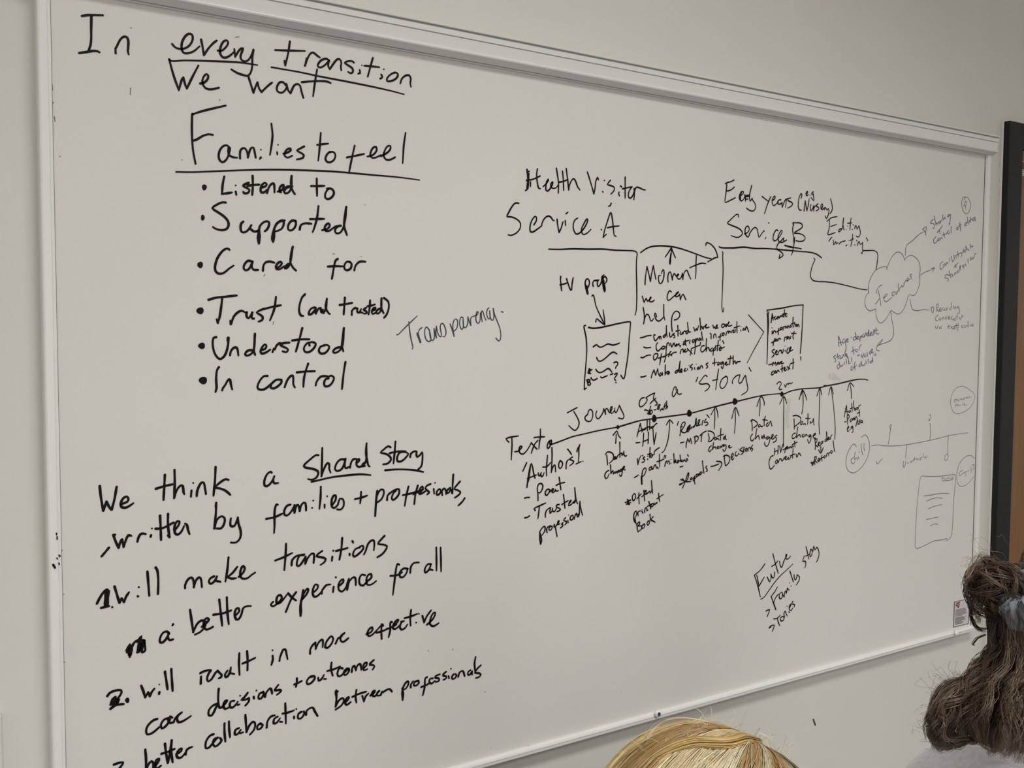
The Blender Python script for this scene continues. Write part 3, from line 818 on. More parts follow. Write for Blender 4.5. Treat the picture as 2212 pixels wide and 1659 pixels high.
640,960 615,942 590,965 570,1040 570,1090 595,1108 640,1075 690,1030 / 700,1030 740,990 770,958 730,980 710,1020 725,1045 760,1030 785,1000 / 790,1040 797,1095 / 815,1040 840,1000 860,1030 893,1100
155,1230 170,1320 175,1400 162,1510 / 185,1400 215,1350 245,1355 265,1400 285,1455 305,1462 330,1425
385,1390 370,1330 355,1330 360,1400 390,1450 425,1465 465,1440 510,1390
510,1175 510,1280 512,1380 530,1445
655,1640 645,1550 645,1430 665,1350 705,1300 745,1297 780,1325 785,1370 750,1425 690,1445
@diagram_line|vertical black line under Service B|k|3.4
1520,265 1530,290 / 1525,350 1532,560 1525,800 1515,1050 1512,1240 1525,1308 1540,1290 1540,1240
@handwritten_note|small black note reading understand where we are|k|3.8
%1370 660 7.975
105,555 160,545 230,520 295,515
360,510 340,500 340,560 360,605 385,590 420,540 / 425,530 432,580 440,530 460,540 465,580
540,500 510,515 500,545 520,545 545,510 555,345 / 555,440 568,540
610,470 610,520 630,545 650,520 665,490 / 690,480 670,505 700,520 700,545 680,555
750,345 755,430 755,525 / 720,440 780,425
800,450 790,490 815,495 840,455 / 840,490 860,440 885,445 900,490 / 920,430 895,450 895,480 915,480 930,450 920,290 / 930,400 945,460 975,450
1025,375 1045,440 / 1070,395 / 1085,430 / 1110,350
1130,215 1140,320 1143,420 / 1150,390 1165,350 1180,400 / 1190,405 1200,360 1225,365 1250,320 1235,330 1225,370 1250,385 1290,370
1355,335 1370,390 1390,360 1400,400 1425,370 1430,330 1415,350 1420,390 1450,385
1560,325 1520,320 1505,355 1525,380 1560,350 1590,320 / 1565,345 1585,365 / 1595,345 1630,300 1640,275 1615,310 1620,355 1680,340
@handwritten_note|small black note reading conversational information|k|3.8
165,715 200,728 285,722
405,640 380,680 385,760 410,785 450,750 480,715
505,700 480,715 475,745 510,745 535,710 505,700
550,780 555,720 570,650 590,640 610,690 / 625,650 650,720 670,660 690,645
665,680 690,650 705,690 735,660 / 700,690 720,700 780,650 770,680 800,690 790,710
850,650 840,675 870,665 880,575 885,670 900,690 / 850,625 940,600
960,595 963,610 / 955,640 960,660
1010,590 1000,625 1020,635 1040,600 1025,585 / 1050,575 1060,640 / 1070,590 1085,560 1100,600 / 1130,560 1110,590 1135,600 1150,560 1155,600
1160,455 1170,530 1185,600
1310,480 1325,490 / 1325,540 1325,575
1370,560 1370,510 1400,490 1415,555
1480,600 1485,500 1500,480 / 1450,545 1510,520
1530,470 1520,510 1540,515 1555,480 1530,470 / 1580,510 1590,470 1610,440 / 1630,440 1620,480 1650,440 1670,470 1690,430 1720,420 1700,465 1740,450 1740,415
1770,280 1770,400 1775,470 / 1720,385 1815,350
o1840,360,7
1835,420 1840,440
1890,390 1870,415 1890,425 1920,380 / 1915,420 1935,355 1950,390 1975,455
@handwritten_note|small black note reading offer next chapter in quotes|k|3.8
115,890 145,900 200,870 250,852 285,855
385,825 345,840 330,900 350,940 385,910 410,860 400,830 375,830
470,830 455,920 440,1020 / 415,910 520,870
550,800 545,870 520,975 / 505,890 600,830
590,880 620,800 635,790 / 620,850 640,840 / 640,860 660,820 725,803
795,825 810,760 840,750 845,800 / 850,800 885,760 880,750 865,790 890,800 930,760 / 915,740 1000,830 / 990,740 965,860
1050,630 1050,740 1040,835 / 985,740 1130,680
1145,640 1130,690
1205,690 1165,700 1145,770 1170,800 1210,770 1240,720
1245,570 1240,680 1240,785 / 1260,730 1280,720 1300,780
1345,730 1315,760 1325,790 1360,760 / 1365,740 1360,855 / 1370,760 1400,720 1410,750 1380,780
1450,600 1440,690 1430,780 / 1395,700 1480,680
1470,750 1500,730 1490,710 1465,740 1470,775 1500,765 / 1505,740 1555,712
1525,605 1545,655
@handwritten_note|small black note reading make decisions together|k|3.8
112,1230 150,1230 205,1210
295,1240 310,1180 340,1110 / 370,1200 / 405,1090 / 420,1190
455,1160 435,1190 440,1215 465,1195 485,1150 490,1200
535,1020 535,1110 530,1195 / 540,1160 580,1130 / 560,1170 600,1180 610,1150
580,1150 600,1130 590,1180
760,1110 715,1130 705,1165 735,1155 765,1110 790,960 / 780,1080 775,1150 800,1140 825,1110 815,1090 795,1120 810,1150 830,1140
885,1085 860,1110 865,1130 900,1120
o945,1030,7
915,1090 920,1110
1005,1010 960,1060 990,1070 1005,1085 985,1115
o1070,1010,7
1040,1070 1045,1100
1110,1060 1085,1085 1100,1100 1130,1070 / 1130,1090 1145,1040 1170,1040 1180,1075
1270,990 1235,1010 1260,1035 1265,1060 1240,1080
1385,910 1385,980 1380,1035 / 1350,995 1430,975
1450,980 1435,1020 1460,1020 1475,990 1450,980 / 1530,970 1495,985 1490,1010 1520,1005 1540,970 1535,1050 1520,1090 1500,1050
1560,1010 1595,990 1590,970 1565,1000 1590,1025 1620,1010
1660,870 1650,950 1645,1020 / 1615,920 1710,900
1705,865 1705,940 1705,1010 / 1720,970 1735,950 1745,1000
1760,1000 1780,960 1760,980 / 1790,970 1830,962
@handwritten_note|black handwriting reading a story in quotes over the timeline|k|3.6
720,1450 725,1410 700,1400 670,1460 655,1540 675,1570 710,1530 745,1450 / 745,1500 770,1530 815,1520
1095,1235 1065,1310
1255,1222 1235,1200 1200,1220 1150,1290 1118,1335 1160,1355 1260,1345 1300,1385 1280,1430 1220,1475
1350,1290 1445,1270
1455,1095 1430,1250 1405,1445
1575,1225 1530,1250 1490,1310 1480,1390 1510,1430 1560,1400 1605,1310 1610,1250 1580,1215 1560,1235
1695,1340 1690,1305 1720,1250 1770,1205 1825,1195 / 1800,1300 1815,1340 1850,1320 1890,1240 1915,1200 1930,1280 1955,1400 1955,1450 1930,1490 1850,1540
1980,1070 2015,1130
@handwritten_line|black handwriting reading Early years, e.g. nursery in brackets|k|3.8
%1540 370 7.975
215,212 260,190 320,175 367,148
240,225 230,340 215,450 210,535 280,510 387,455
245,338 290,330 340,300 370,270
470,420 510,400 530,360 510,345 475,380 455,440 465,490 490,510 530,480 560,410 / 545,400 565,510
w7 490,360 465,430 475,490
560,510 570,430 600,410 620,415
w8 580,425 630,420
570,480 605,478
670,245 640,370 630,460 645,515 680,460 685,500 720,540 735,620 710,675 665,685 620,665 580,635
845,432 960,520 / 997,435 940,570 888,730
1020,505 1060,480 1075,440 1060,428 1030,470 1020,540 1045,590 1085,570 1130,530
1170,490 1130,500 1110,540 1140,570 1180,550 1195,540 / 1190,560 1195,620 / 1210,580 1250,490 1290,470 / 1270,480 1250,625
1340,460 1300,470 1290,500 1350,530 1375,560 1350,600 1285,635
1520,460 1535,400 1520,385 1490,440 1470,560 1475,630 1500,670 1525,665
1610,395 1635,370 1630,345 1610,360 1605,400 1620,420 1640,405
o1672,410,8
1735,355 1705,370 1705,400 1730,390 1735,430 1740,510 1690,450
1570,685 1590,510 / 1605,600 1620,680 / 1645,580 1660,475
1690,570 1680,640 1690,680 1720,640 1735,590 / 1735,640 1740,690 / 1740,640 1760,600 1785,590 / 1810,560 1775,600 1820,620 1825,650 1780,680
1870,640 1890,610 1885,560 1865,580 1860,640 1885,660 1915,630 / 1920,660 1935,620 1955,650 1970,670 1990,640 2000,690 1985,760 1955,812 1935,770
2028,475 2050,560 2060,640 2040,700 2015,730
@handwritten_line|black handwriting reading Services B with a stray t below|k|3.8
445,790 440,750 415,740 360,780 290,850 250,890 320,930 420,970 490,1020 510,1070 480,1115 420,1140 360,1125 315,1108
540,1078 590,1060 625,1010 620,960 595,945 560,980 555,1050 575,1110 610,1130 635,1070 680,1000 720,968 750,975 770,1020 785,1110 795,1138 830,1090 880,1020 / 885,1035
o963,890,13
900,1160 915,1138
1120,1020 1090,1010 1050,1080 1035,1160 1060,1200 1100,1180 1160,1110 1195,1040 1185,1015 1150,1060 1120,1150 1140,1210 1190,1225 1270,1185
1160,1215 1225,1145 1215,1185 1235,1210 / 1150,1220 1110,1270 1100,1330 1130,1360 1190,1400 1210,1440 1190,1470 1140,1500 / 1145,1470 1155,1430
1385,930 1375,1000 1390,1130 1395,1230
w6 1385,900 1388,930
1375,890 1400,885 1440,888 / 1470,885 1530,905 1545,950 1510,990 1400,1063 1480,1070 1570,1110 1590,1150 1570,1190 1500,1208 1430,1195
1410,1140 1400,1240 1375,1380 1355,1438
w5 1240,1275 1320,1300 1400,1315
1390,1315 1460,1322 1525,1337
@diagram_line|black line under Service B bending down to the features cloud|k|4
w4.6 110,1300 130,1312 330,1320 540,1308 720,1328 900,1330 1060,1340
1060,1340 1300,1362 1500,1380 1700,1400 1800,1435 1872,1490
w2 1740,1497 1760,1520 1730,1590 1705,1660
@diagram_line|black arrowhead line pointing to the small text box|k|3
%1600 640 7.975
135,320 260,460 398,612 / 330,740 220,940 110,1150
@diagram_box|black hand-drawn box around a short list|k|4
452,240 600,220 760,195 920,162 1077,148 / 1070,300 1062,500 1050,700 1040,850 1030,950 1025,985
1035,1040 1037,1098
455,240 465,400 468,600 465,800 460,1000 452,1165
485,268 475,320 480,450 475,600 468,700
@handwritten_note|small black note reading accurate information for next service more context|k|4
525,455 530,400 545,300 / 560,410 / 530,380 570,365
595,350 580,380 595,400 620,375 / 640,350 620,370 635,390 655,350 / 655,345 665,375 680,340 / 690,350 700,330 710,345 / 730,320 715,340 735,350
755,230 750,300 745,360 / 725,310 780,290
800,300 770,310 775,345 800,340
o540,545,8
545,600 542,650
560,640 575,590 595,600 605,625
660,550 645,610 650,660 / 625,610 680,580
690,540 680,570 700,575 715,540 700,535 / 730,580 735,530 760,520 / 765,550 780,510 790,530 800,550 815,505 825,520 835,545
860,500 845,520 865,530 880,510
905,360 900,450 905,535 / 870,480 915,460
930,450 935,490 940,520 / 950,490 970,480 960,515 975,520 / 980,510 990,480 1010,525
590,730 570,780 560,850 / 535,800 595,770
610,740 595,765 615,770 630,740 / 640,770 655,725 690,738
750,770 760,710 790,700 / 790,740 820,710 810,690 795,720 820,730 / 830,700 860,730 / 865,690 840,740
920,610 900,690 910,735 / 875,640 955,640
580,915 550,930 540,955 575,985 575,1015 540,1048
600,980 630,950 620,930 600,960 610,1005 640,1000 / 650,970 670,935 700,930 / 700,940 715,990 740,910
o765,860,6
765,930 770,950
820,890 800,920 800,980 830,970 870,870 845,890 840,940 870,940 900,920
485,1180 540,1165
550,1195 560,1130 580,1170 600,1130 610,1190 / 640,1140 625,1165 645,1170 660,1145 640,1135 / 670,1170 680,1140 690,1130 / 690,1150 715,1115 700,1130 700,1160 740,1150
560,1290 530,1320 530,1355 565,1340 / 590,1290 575,1320 600,1320 610,1295 590,1285 / 620,1320 640,1270 665,1300
715,1190 715,1250 715,1310 / 690,1260 740,1230
745,1270 770,1240 760,1220 745,1260 770,1285 800,1250 / 800,1210 850,1250 / 850,1180 820,1270
905,1080 905,1170 900,1250 / 860,1160 920,1140
@timeline|long black rising timeline with filled dots|k|3.9
%1080 900 7.975
870,410 840,430 820,480 815,530 828,548 850,530 875,480 890,440 885,405 865,420 855,460 870,480 895,475 1050,420 1250,345 1420,305 1700,240 2000,185
o2032,180,26,36
%1210 810 7.975
985,900 1150,850 1380,785 1580,755 1640,745 2200,670
o1622,750,40,66
%1430 820 7.975
460,590 700,525 920,465 1200,395 1310,370 1720,275 2050,238
o472,580,42,60
o1258,377,42,58
o2068,250,28,46
%1640 800 7.975
360,405 430,405 520,365 720,320 1040,298 1150,270 1360,230 1550,185 1700,155 1830,155 1875,170
w6 1120,268 1160,266
@handwritten_line|black handwriting reading Text with an open loop|k|3.9
%1080 900 7.975
155,440 105,380 200,350 320,332
205,350 208,500 200,650 195,745
255,603 310,595 360,550 380,520 350,510 330,550 335,610 375,645 420,630 480,560 540,450 / 590,510 640,560
655,410 600,470 570,540 540,630
590,360 680,350 770,347
697,215 697,340 680,450 672,555
@handwritten_line|black handwriting reading Authors in quotes beside a figure 1|k|3.9
460,795 395,940
465,1215 480,1100 510,900 540,805 560,860 580,970 605,1060
475,1065 560,1030 625,1005
w2.5 465,1180 500,1090 530,840
660,970 665,1010 685,1020 710,960 / 705,1000 720,1035 745,1010 760,965
820,665 808,800 800,900 805,1020
738,868 800,865 840,830 875,790
895,530 898,700 885,960 / 900,900 930,840 950,835 955,890 960,950
1040,755 1015,800 1015,870 1035,893 1065,865 1080,810 1060,770 1040,765
1140,895 1140,830 1155,770 1180,740 / 1250,695 1195,735 1240,750 1272,775 1250,810 1200,845
1165,560 1200,600 1235,655
1325,605 1340,550 1378,480 / 1360,550 1360,650 1355,780 / 1310,815 1400,775
o1430,768,9
@handwritten_note|black handwriting reading Parent|k|3.9
425,1403 465,1393 510,1393
655,1445 655,1350 645,1230 665,1165 710,1150 740,1190 725,1260 690,1310 660,1310
860,1260 820,1250 785,1290 785,1345 810,1355 845,1305 865,1260 860,1300 890,1260 900,1270 / 900,1290 925,1250 905,1240 890,1280 910,1310 945,1285 / 950,1285 955,1250 970,1280 1005,1275
1020,1045 1035,1150 1050,1260
970,1182 1040,1150 1115,1133
@handwritten_note|black handwriting reading Trusted professional|k|3.9
%1120 1000 7.975
108,945 145,940 192,912
290,818 268,790 370,735 470,690
360,750 350,850 335,960
465,935 465,870 490,810 545,770
555,770 540,830 550,870 575,830 590,780 / 590,830 620,840 655,780
700,715 660,725 650,750 700,780 725,800 700,825 665,840
775,545 790,650 800,780 / 750,715 800,680 855,650
870,700 900,670 910,640 885,660 865,735 910,715 945,670 / 970,650 945,675 950,690 975,670 985,600 970,425 / 985,600 1000,660 1020,705
380,1400 370,1330 365,1190 / 400,1130 445,1090 460,1110 450,1180 405,1245 / 370,1200 400,1330 385,1400
495,1200 485,1150 500,1110 545,1080 / 575,1090 540,1100 525,1145 550,1160 580,1120 575,1085
620,1060 610,1100 640,1090 700,1010 695,990 675,1020 680,1060 710,1050 / 765,1030 740,1060 765,1060 760,1090 720,1120
635,1100 650,1180 665,1265
810,945 775,990 820,1005 830,1030 800,1065
o865,900,8
850,990 858,1030
935,900 900,920 890,970 915,985 945,940 935,900 / 960,970 975,910 1000,865 1010,920 / 1040,880 1010,900 1020,930 1045,900 1050,780 1058,660 / 1065,750 1085,830 1105,900
@handwritten_note|black handwriting reading Data change, first under the timeline dot|k|3.7
%1300 960 7.975
85,180 95,280 100,355
62,170 90,135 140,130 190,160 205,210 180,280 125,325
235,210 205,230 210,265 240,220 / 240,250 260,240
310,-40 312,60 312,220 / 250,240 290,175 340,150
350,150 345,190 370,170 380,120 / 385,180 410,205 430,190
120,450 80,470 50,530 70,590 100,570 125,510
150,350 155,430 155,505 / 175,470 190,450 200,510 / 230,470 215,490 240,495 260,460 / 270,490 290,440 300,480 / 330,430 310,450 330,470 350,400 350,500 330,550 305,525
365,420 395,395 385,375 370,390 370,430 405,438
@arrow|black arrow under the first timeline dot|k|3.6
%1080 900 7.975
1995,460 2005,300
1950,320 2015,245 2040,320 2080,370
@handwritten_line|black handwriting reading Journey of|k|3.6
%1210 810 7.975
125,650 200,610 297,560
235,628 290,720 328,820 310,900 260,955 210,930 150,870
475,680 430,720 435,770 480,800 530,790 560,720 560,630 520,590 490,620 475,680
630,625 615,680 630,740 660,755 700,710 740,640 750,580 / 770,630 785,680 / 780,600 800,575 830,610 850,650 890,590 895,545 870,560 865,620 890,665 930,620 945,570 / 940,620 965,650 1000,580 1020,525 / 1050,590 1090,670 1100,720 1080,755 1005,740
1445,390 1405,400 1370,450 1365,530 1390,550 1440,520 1490,460 1500,420 1480,395 / 1475,395 1560,340 1630,310 / 1610,370 1610,410 1670,480 1665,515 1635,520
1650,400 1590,450 1545,500
@handwritten_note|small black note reading 6-8 months|k|3.6
1455,605 1480,600 1530,620 1560,540 / 1540,610 1530,660 1560,680 1590,640 1575,605 1545,630 1500,665
w7 1515,662 1560,660
1620,600 1655,598
1700,510 1680,545 1710,560 1700,590 1675,585 1715,530 1725,510 1700,508
1725,620 1745,580 1760,600 1770,570 1785,605
1810,480 1800,540 1810,590 / 1785,550 1830,520
1835,450 1835,520 1835,570 / 1840,540 1855,540 1835,580
@handwritten_note|black handwriting reading Author HV visitor parent milestones|k|3.6
1325,1060 1345,980 1380,835 / 1395,900 1410,980
1340,980 1440,930 / 1420,930 1425,960 1450,930 / 1450,920 1455,950 1480,920
1500,785 1500,870 1505,960 / 1460,920 1530,890
1545,780 1545,860 1540,940 / 1555,910 1570,890 1575,920 / 1600,880 1580,900 1595,920 1610,890 / 1620,880 1640,850 1670,832
1305,1170 1375,1160
1440,1005 1435,1120 1422,1225 / 1425,1150 1520,1110
1525,985 1520,1100 1515,1180
1600,940 1610,1080 1620,1195 / 1640,1080 1655,990
1330,1440 1340,1545 / 1360,1460 1392,1390
1420,1385 1425,1395
1455,1410 1425,1440 1460,1460 1440,1500 1410,1505
o1510,1400,8
1508,1445 1510,1455
1550,1250 1545,1340 1540,1420 / 1510,1370 1570,1350 / 1595,1370 1550,1390 1570,1420 1600,1380 / 1620,1370 1620,1330 1650,1290 1715,1250
%1300 960 7.975
560,570 590,555 637,525
690,685 685,560 / 690,540 705,450 740,405 765,420 750,490 715,545 690,555
w6 685,560 690,680
860,385 820,400 815,440 840,440 865,400 870,430 / 885,420 900,370 925,350 935,390 / 945,410 955,390 975,420
995,170 995,280 998,390 / 950,295 1010,280 1070,250
1085,190 1070,225
1105,195 1088,240
1085,375 1100,310 1120,280 1130,330 / 1145,290 1160,285 1165,340
o1190,260,7
o1190,325,9
1240,160 1245,240 1245,320 / 1255,300 1280,280 1270,260 1260,300 1290,310 / 1320,270 1300,290 1320,310 1300,320
1350,185 1355,250 1360,300 / 1320,290 1380,270 / 1390,260 1375,290 1400,295 / 1405,290 1420,260 1440,290 1460,250 / 1460,240 1480,270 1450,300
1475,175 1495,205
1350,388 1400,375
@arrow|curved black arrow rising from milestones to the timeline|k|3.4
%1210 810 7.975
1750,1340 1790,1310 1840,1190 1870,1050 1885,900 1890,775
1830,860 1890,772 1945,835
@handwritten_note|black handwriting reading offered printout book|k|3.7
%1300 960 7.975
440,945 480,1040 / 405,1000 500,960 / 430,1030 500,1000 / 460,960 460,1040 / 425,1030 490,950
560,850 530,880 530,950 550,970 580,920 580,860 555,845
640,835 640,920 645,1025 / 605,935 680,850
725,790 730,880 740,970 / 690,900 780,830 / 740,820 770,800 760,790 730,830 760,860 800,830 / 800,830 830,800 830,840 860,800 857,625 / 865,730 875,845
590,1360 560,1320 550,1240 570,1160 600,1150 595,1220 570,1270 / 575,1300 590,1360
630,1225 620,1180 640,1150 670,1145
o695,1125,8
690,1150 710,1185
740,1170 745,1110 770,1080 780,1140 / 780,1140 795,1130
810,985 830,1050 845,1110 / 790,1065 850,1030 / 865,1020 845,1060 870,1075 890,1030 870,1015 / 900,1010 910,1040 940,1000 / 940,1020 960,1000
980,840 985,920 1000,985 / 950,935 1060,860
605,1370 610,1440 625,1510 / 600,1380 650,1330 650,1370 620,1410 680,1400 680,1460 630,1500
720,1380 690,1410 700,1450 735,1420 740,1370 710,1380
800,1320 780,1350 790,1395 820,1360 815,1310
830,1205 835,1260 850,1320 / 885,1245 850,1290 870,1310 920,1340
@handwritten_note|black handwriting reading referrals with an arrow to decisions|k|3.7
1360,605 1400,620 1450,640 1530,640 / 1390,590 1430,640
1390,750 1430,660 1460,570 1490,485 1500,510 1480,590 1450,640 / 1340,690 1430,645
w6 1345,690 1380,675
1555,570 1525,590 1540,610 1575,580 / 1580,620 1600,540 1595,600 1605,680 / 1575,630 1630,560
1640,510 1620,540 1640,560 1660,510 / 1670,540 1680,500 1690,520 / 1710,470 1690,490 1700,520 1730,480 / 1735,285 1745,390 1760,495
1810,370 1790,395 1815,430 1815,460 1795,465
1880,380 1930,370 2020,335
1975,290 2050,300 2070,335 2060,370 2010,450
%1430 820 7.975
1075,1330 1080,1400 1095,1485 / 1060,1320 1110,1300 1170,1340 1165,1400 1130,1460 1095,1485
1200,1350 1230,1300 1220,1265 1195,1320 1215,1385 1240,1350 / 1280,1240 1260,1280 1280,1320 1310,1290
o1325,1195,7
1320,1270 1330,1290
1385,1170 1340,1220 1380,1230 1395,1270 1360,1285
1410,1160 1415,1170 / 1405,1230 1410,1250 / 1460,1180 1430,1210 1450,1240 1470,1190 / 1480,1230 1490,1180 1520,1170 1530,1210 / 1560,1130 1535,1180 1565,1190 1545,1235
@handwritten_note|black handwriting reading Readers and MDT|k|3.6
285,725 265,785
310,965 320,880 330,800 350,750 390,730 400,760 385,800 340,870 340,900 390,915 440,890
320,815 350,805
w7 430,890 450,830 480,790 / 470,860
450,900 485,840 480,790 / 500,840 520,810 515,840 / 550,800 535,820 560,810 590,655 590,790 / 600,800 620,780 650,710 640,690 620,730 630,790 660,770 / 690,780 700,720 710,700 / 760,680 720,740 780,730 790,770 750,790
o652,690,8
775,605 815,655
320,1090 380,1075
415,1170 420,1100 445,1015 / 470,1080 / 490,1010 / 515,1105
565,985 570,1050 568,1105 / 555,990 600,970 630,1000 600,1060 570,1070
655,965 700,920 765,885 / 690,935 680,1010 675,1070
@handwritten_note|black handwriting reading Data change beside MDT|k|3.6
800,930 815,1000 805,1060 / 795,885 860,895 905,950 880,1020 830,1065 795,1062
935,990 905,1010 915,1040 940,1010 / 945,1030 960,1010 985,1040
1015,845 1010,950 1008,1040 / 960,975 1060,940
1075,985 1055,1010 1075,1030 1095,960 / 1095,1010 1110,1035
850,1140 820,1165 805,1220 825,1240 855,1200
890,1085 880,1150 870,1205 / 890,1170 920,1160 930,1195 / 970,1150 945,1170 970,1190 985,1150 / 1000,1180 1020,1140 1030,1170 / 1070,1120 1040,1130 1060,1150 1100,1120 1105,1180 1070,1240 1050,1200
1150,1150 1170,1140 1160,1130 1145,1150 1165,1175 1200,1160
@arrow|black arrow above Data change beside MDT|k|3.4
900,850 910,700 910,490 / 845,605 925,480 960,580 965,655
@arrow|black arrow above Decisions|k|3.4
1250,920 1265,700 1260,480 / 1203,670 1265,480 1330,625
@arrow|short black arrow above Data changes|k|3.4
1680,620 1690,470 1690,310 / 1635,460 1690,310 1720,295 1765,400 1760,445
@handwritten_note|black handwriting reading Data changes|k|3.6
1545,700 1555,800 1555,880 / 1530,710 1560,690 1620,720 1650,760 1620,800 1580,830
1690,770 1660,790 1670,820 1700,790 / 1700,800 1730,810 1745,790
1780,630 1760,730 1765,790 / 1735,690 1820,700
1830,740 1800,770 1810,810 1850,760 1870,710 1895,800
1560,940 1530,980 1530,1040 1560,1055 1590,1010
1635,845 1620,930 1610,1020 / 1640,980 1660,960 1680,1030 / 1720,1010 1720,960 1740,1020 1760,940 1770,1010 1790,1000
1830,980 1800,1000 1810,1030 1840,1000 1860,990 1850,1080 1810,1150 1770,1120 1770,1080
1880,1010 1920,960 1910,940 1890,970 1900,1030 1930,1010 / 1980,960 1935,990 1975,1010 1960,1060 1915,1080
@handwritten_note|black note reading 2 years above the timeline|k|3.4
%1640 800 7.975
305,235 330,205 370,200 380,240 340,310 360,330 395,325
435,245 450,290 / 450,295 475,235 500,225 / 500,250 520,215 540,230 575,210
@arrow|long black arrow from HV parent conversation to the timeline|k|3.4
420,1320 422,900 425,600 420,460 / 355,580 425,450 475,570
@arrow|black arrow above the last Data change|k|3.4
735,750 755,620 755,350 / 690,500 745,340 800,440 820,515
w6 745,340 720,420
@arrow|long black arrow rising from Reader|k|3.2
1040,1100 1030,900 1040,600 1045,310 / 995,440 1045,305 1078,420
@arrow|long black arrow rising from Referral|k|3.2
1303,1185 1310,1000 1280,600 1240,285 / 1195,420 1238,280 1280,410
@arrow|short black arrow above Author parent|k|3.4
1590,485 1585,350 1565,220 / 1518,350 1565,215 1632,280
@handwritten_note|black handwriting reading Data change below the timeline's end|k|3.6
600,840 605,920 605,1010 / 585,785 640,775 715,820 710,880 660,930 605,975
750,880 715,900 720,940 750,905 / 755,930 790,920 800,940
840,745 840,850 835,930 / 800,825 880,830
890,880 880,905 910,900 935,830 / 940,900 945,940
620,1080 580,1100 565,1160 590,1175 630,1140
665,980 650,1080 645,1160 / 670,1120 700,1110 710,1150 / 760,1100 735,1120 760,1150 780,1110 / 790,1140 810,1100 830,1130 / 880,1110 850,1130 870,1150 890,1110 890,1200 855,1260 835,1190
925,1130 965,1110 970,1085 940,1100 930,1140 950,1170 970,1165
@handwritten_note|black handwriting reading HV parent conversation|k|3.6
265,1345 270,1400 262,1455 / 265,1400 315,1380 / 330,1300 325,1370 320,1440
355,1300 370,1415 / 390,1340 410,1270
410,1370 480,1330 / 450,1340 440,1420 / 460,1330 490,1310 480,1340 450,1360 / 500,1340 520,1320 520,1340 540,1320 / 550,1310 560,1340 580,1300 590,1320
610,1220 615,1280 615,1320 / 570,1280 655,1235
240,1470 200,1490 170,1580 175,1640 190,1700 220,1690 260,1640
310,1540 280,1570 290,1610 320,1570 310,1540 / 330,1590 350,1530 370,1520 390,1560 / 400,1560 430,1500 / 440,1530 470,1490 460,1480 440,1510 470,1540 500,1500 / 510,1500 490,1520 520,1530 550,1480
585,1350 580,1440 575,1510 / 540,1470 620,1440
640,1450 645,1490 / 660,1490 680,1420 700,1440 720,1470
@handwritten_note|black handwriting reading Reader with an arrow to Referral|k|3.6
965,1360 970,1280 960,1190 / 960,1190 1000,1180 990,1230 965,1270 1010,1320
1010,1290 1040,1250 1035,1230 1015,1260 1030,1300 1060,1280 / 1090,1220 1060,1250 1080,1270 1105,1220 / 1150,1180 1130,1210 1145,1230 1165,1190 1160,1050 1165,1210 / 1180,1190 1210,1160 1190,1150 1185,1200 1220,1180 / 1225,1190 1230,1150 1255,1110
1025,1370 1060,1430 1105,1330
1060,1310 1065,1410
900,1580 930,1630 / 890,1590 940,1590 / 910,1640 935,1570
w6 900,1590 930,1610
960,1620 950,1550 960,1500 / 950,1500 985,1480 985,1520 960,1550 1000,1590
1010,1560 1040,1530 1030,1510 1010,1540 1025,1570 1050,1550 / 1080,1470 1070,1500 1085,1565 / 1050,1530 1110,1490 / 1130,1470 1110,1490 1130,1510 1145,1470 / 1160,1490 1165,1440 1190,1420 / 1195,1470 1200,1430 1225,1410 / 1250,1380 1230,1410 1250,1430 1275,1380 / 1275,1210 1285,1310 1305,1400
@handwritten_note|small black note reading Author parent e.g. ASQ|k|3.4
1468,805 1480,720 1505,600 / 1510,670 1520,755 / 1480,720 1530,700
1550,690 1540,720 1560,720 1575,690 1580,720
1595,565 1600,640 1605,710 / 1570,660 1620,640
1628,525 1630,600 1640,690 / 1650,650 1660,690 / 1690,640 1665,660 1690,680 1700,640 / 1705,660 1720,610 1745,600
1470,890 1500,880
1525,930 1520,850 1515,780 / 1510,780 1545,765 1550,810 1520,850
1590,830 1565,860 1580,890 1605,840 / 1605,860 1620,820 / 1620,850 1645,810 1640,850 / 1650,850 1670,790 1690,830
1720,680 1725,730 1728,795 / 1690,740 1735,720
1665,965 1680,900 1690,845 / 1700,900 1705,920 / 1740,850 1715,880 1735,890 1730,920 1700,930 / 1770,860 1745,880 1760,905 1785,870 / 1765,890 1785,905
1520,1010 1545,980 1540,960 1520,1000 1525,1055 1550,1035
o1565,1015,8
1605,960 1580,980 1600,1000 1610,960 1615,1060 1595,1070
@handwritten_note|black handwriting reading Future|k|3.7
%1560 1160 7.975
740,460 650,580 555,655 / 590,760 630,900 658,1030
595,655 620,770 635,850 / 680,770 728,690
778,690 800,740 820,775 845,700 840,640 / 855,680 880,710 900,670 905,600
875,290 910,430 945,550 967,625
855,505 910,470 960,410
990,420 1000,490 1025,525 1050,460 1060,410 / 1060,440 1080,380 1110,340
1100,350 1115,310 1105,295 1095,340 1110,380 1140,375 1178,330
@underline|black underline beneath Future|k|3.2
665,1075 720,1040 800,930 900,790 1000,670 1120,560 1218,465
@handwritten_note|black handwriting reading Family story|k|3.7
950,865 910,940 845,1020 / 880,1130 925,1250
890,1115 930,1030 967,985
w5 880,1120 925,1250
1020,950 985,990 985,1050 1015,1065 1040,1010 1035,955 / 1050,1010 1070,1035
1070,1030 1080,950 1095,930 1105,970 / 1110,960 1120,900 1130,870 1140,910 1160,910
o1162,788,8
o1190,845,8
1168,585 1200,690 1228,775
1240,650 1245,720 1265,740 1285,690 1290,650 / 1290,650 1335,690 1320,760 1275,828
1415,325 1390,420 1420,415 1440,430 1440,490 1422,530
1445,165 1470,270 1492,380 / 1440,330 1500,300
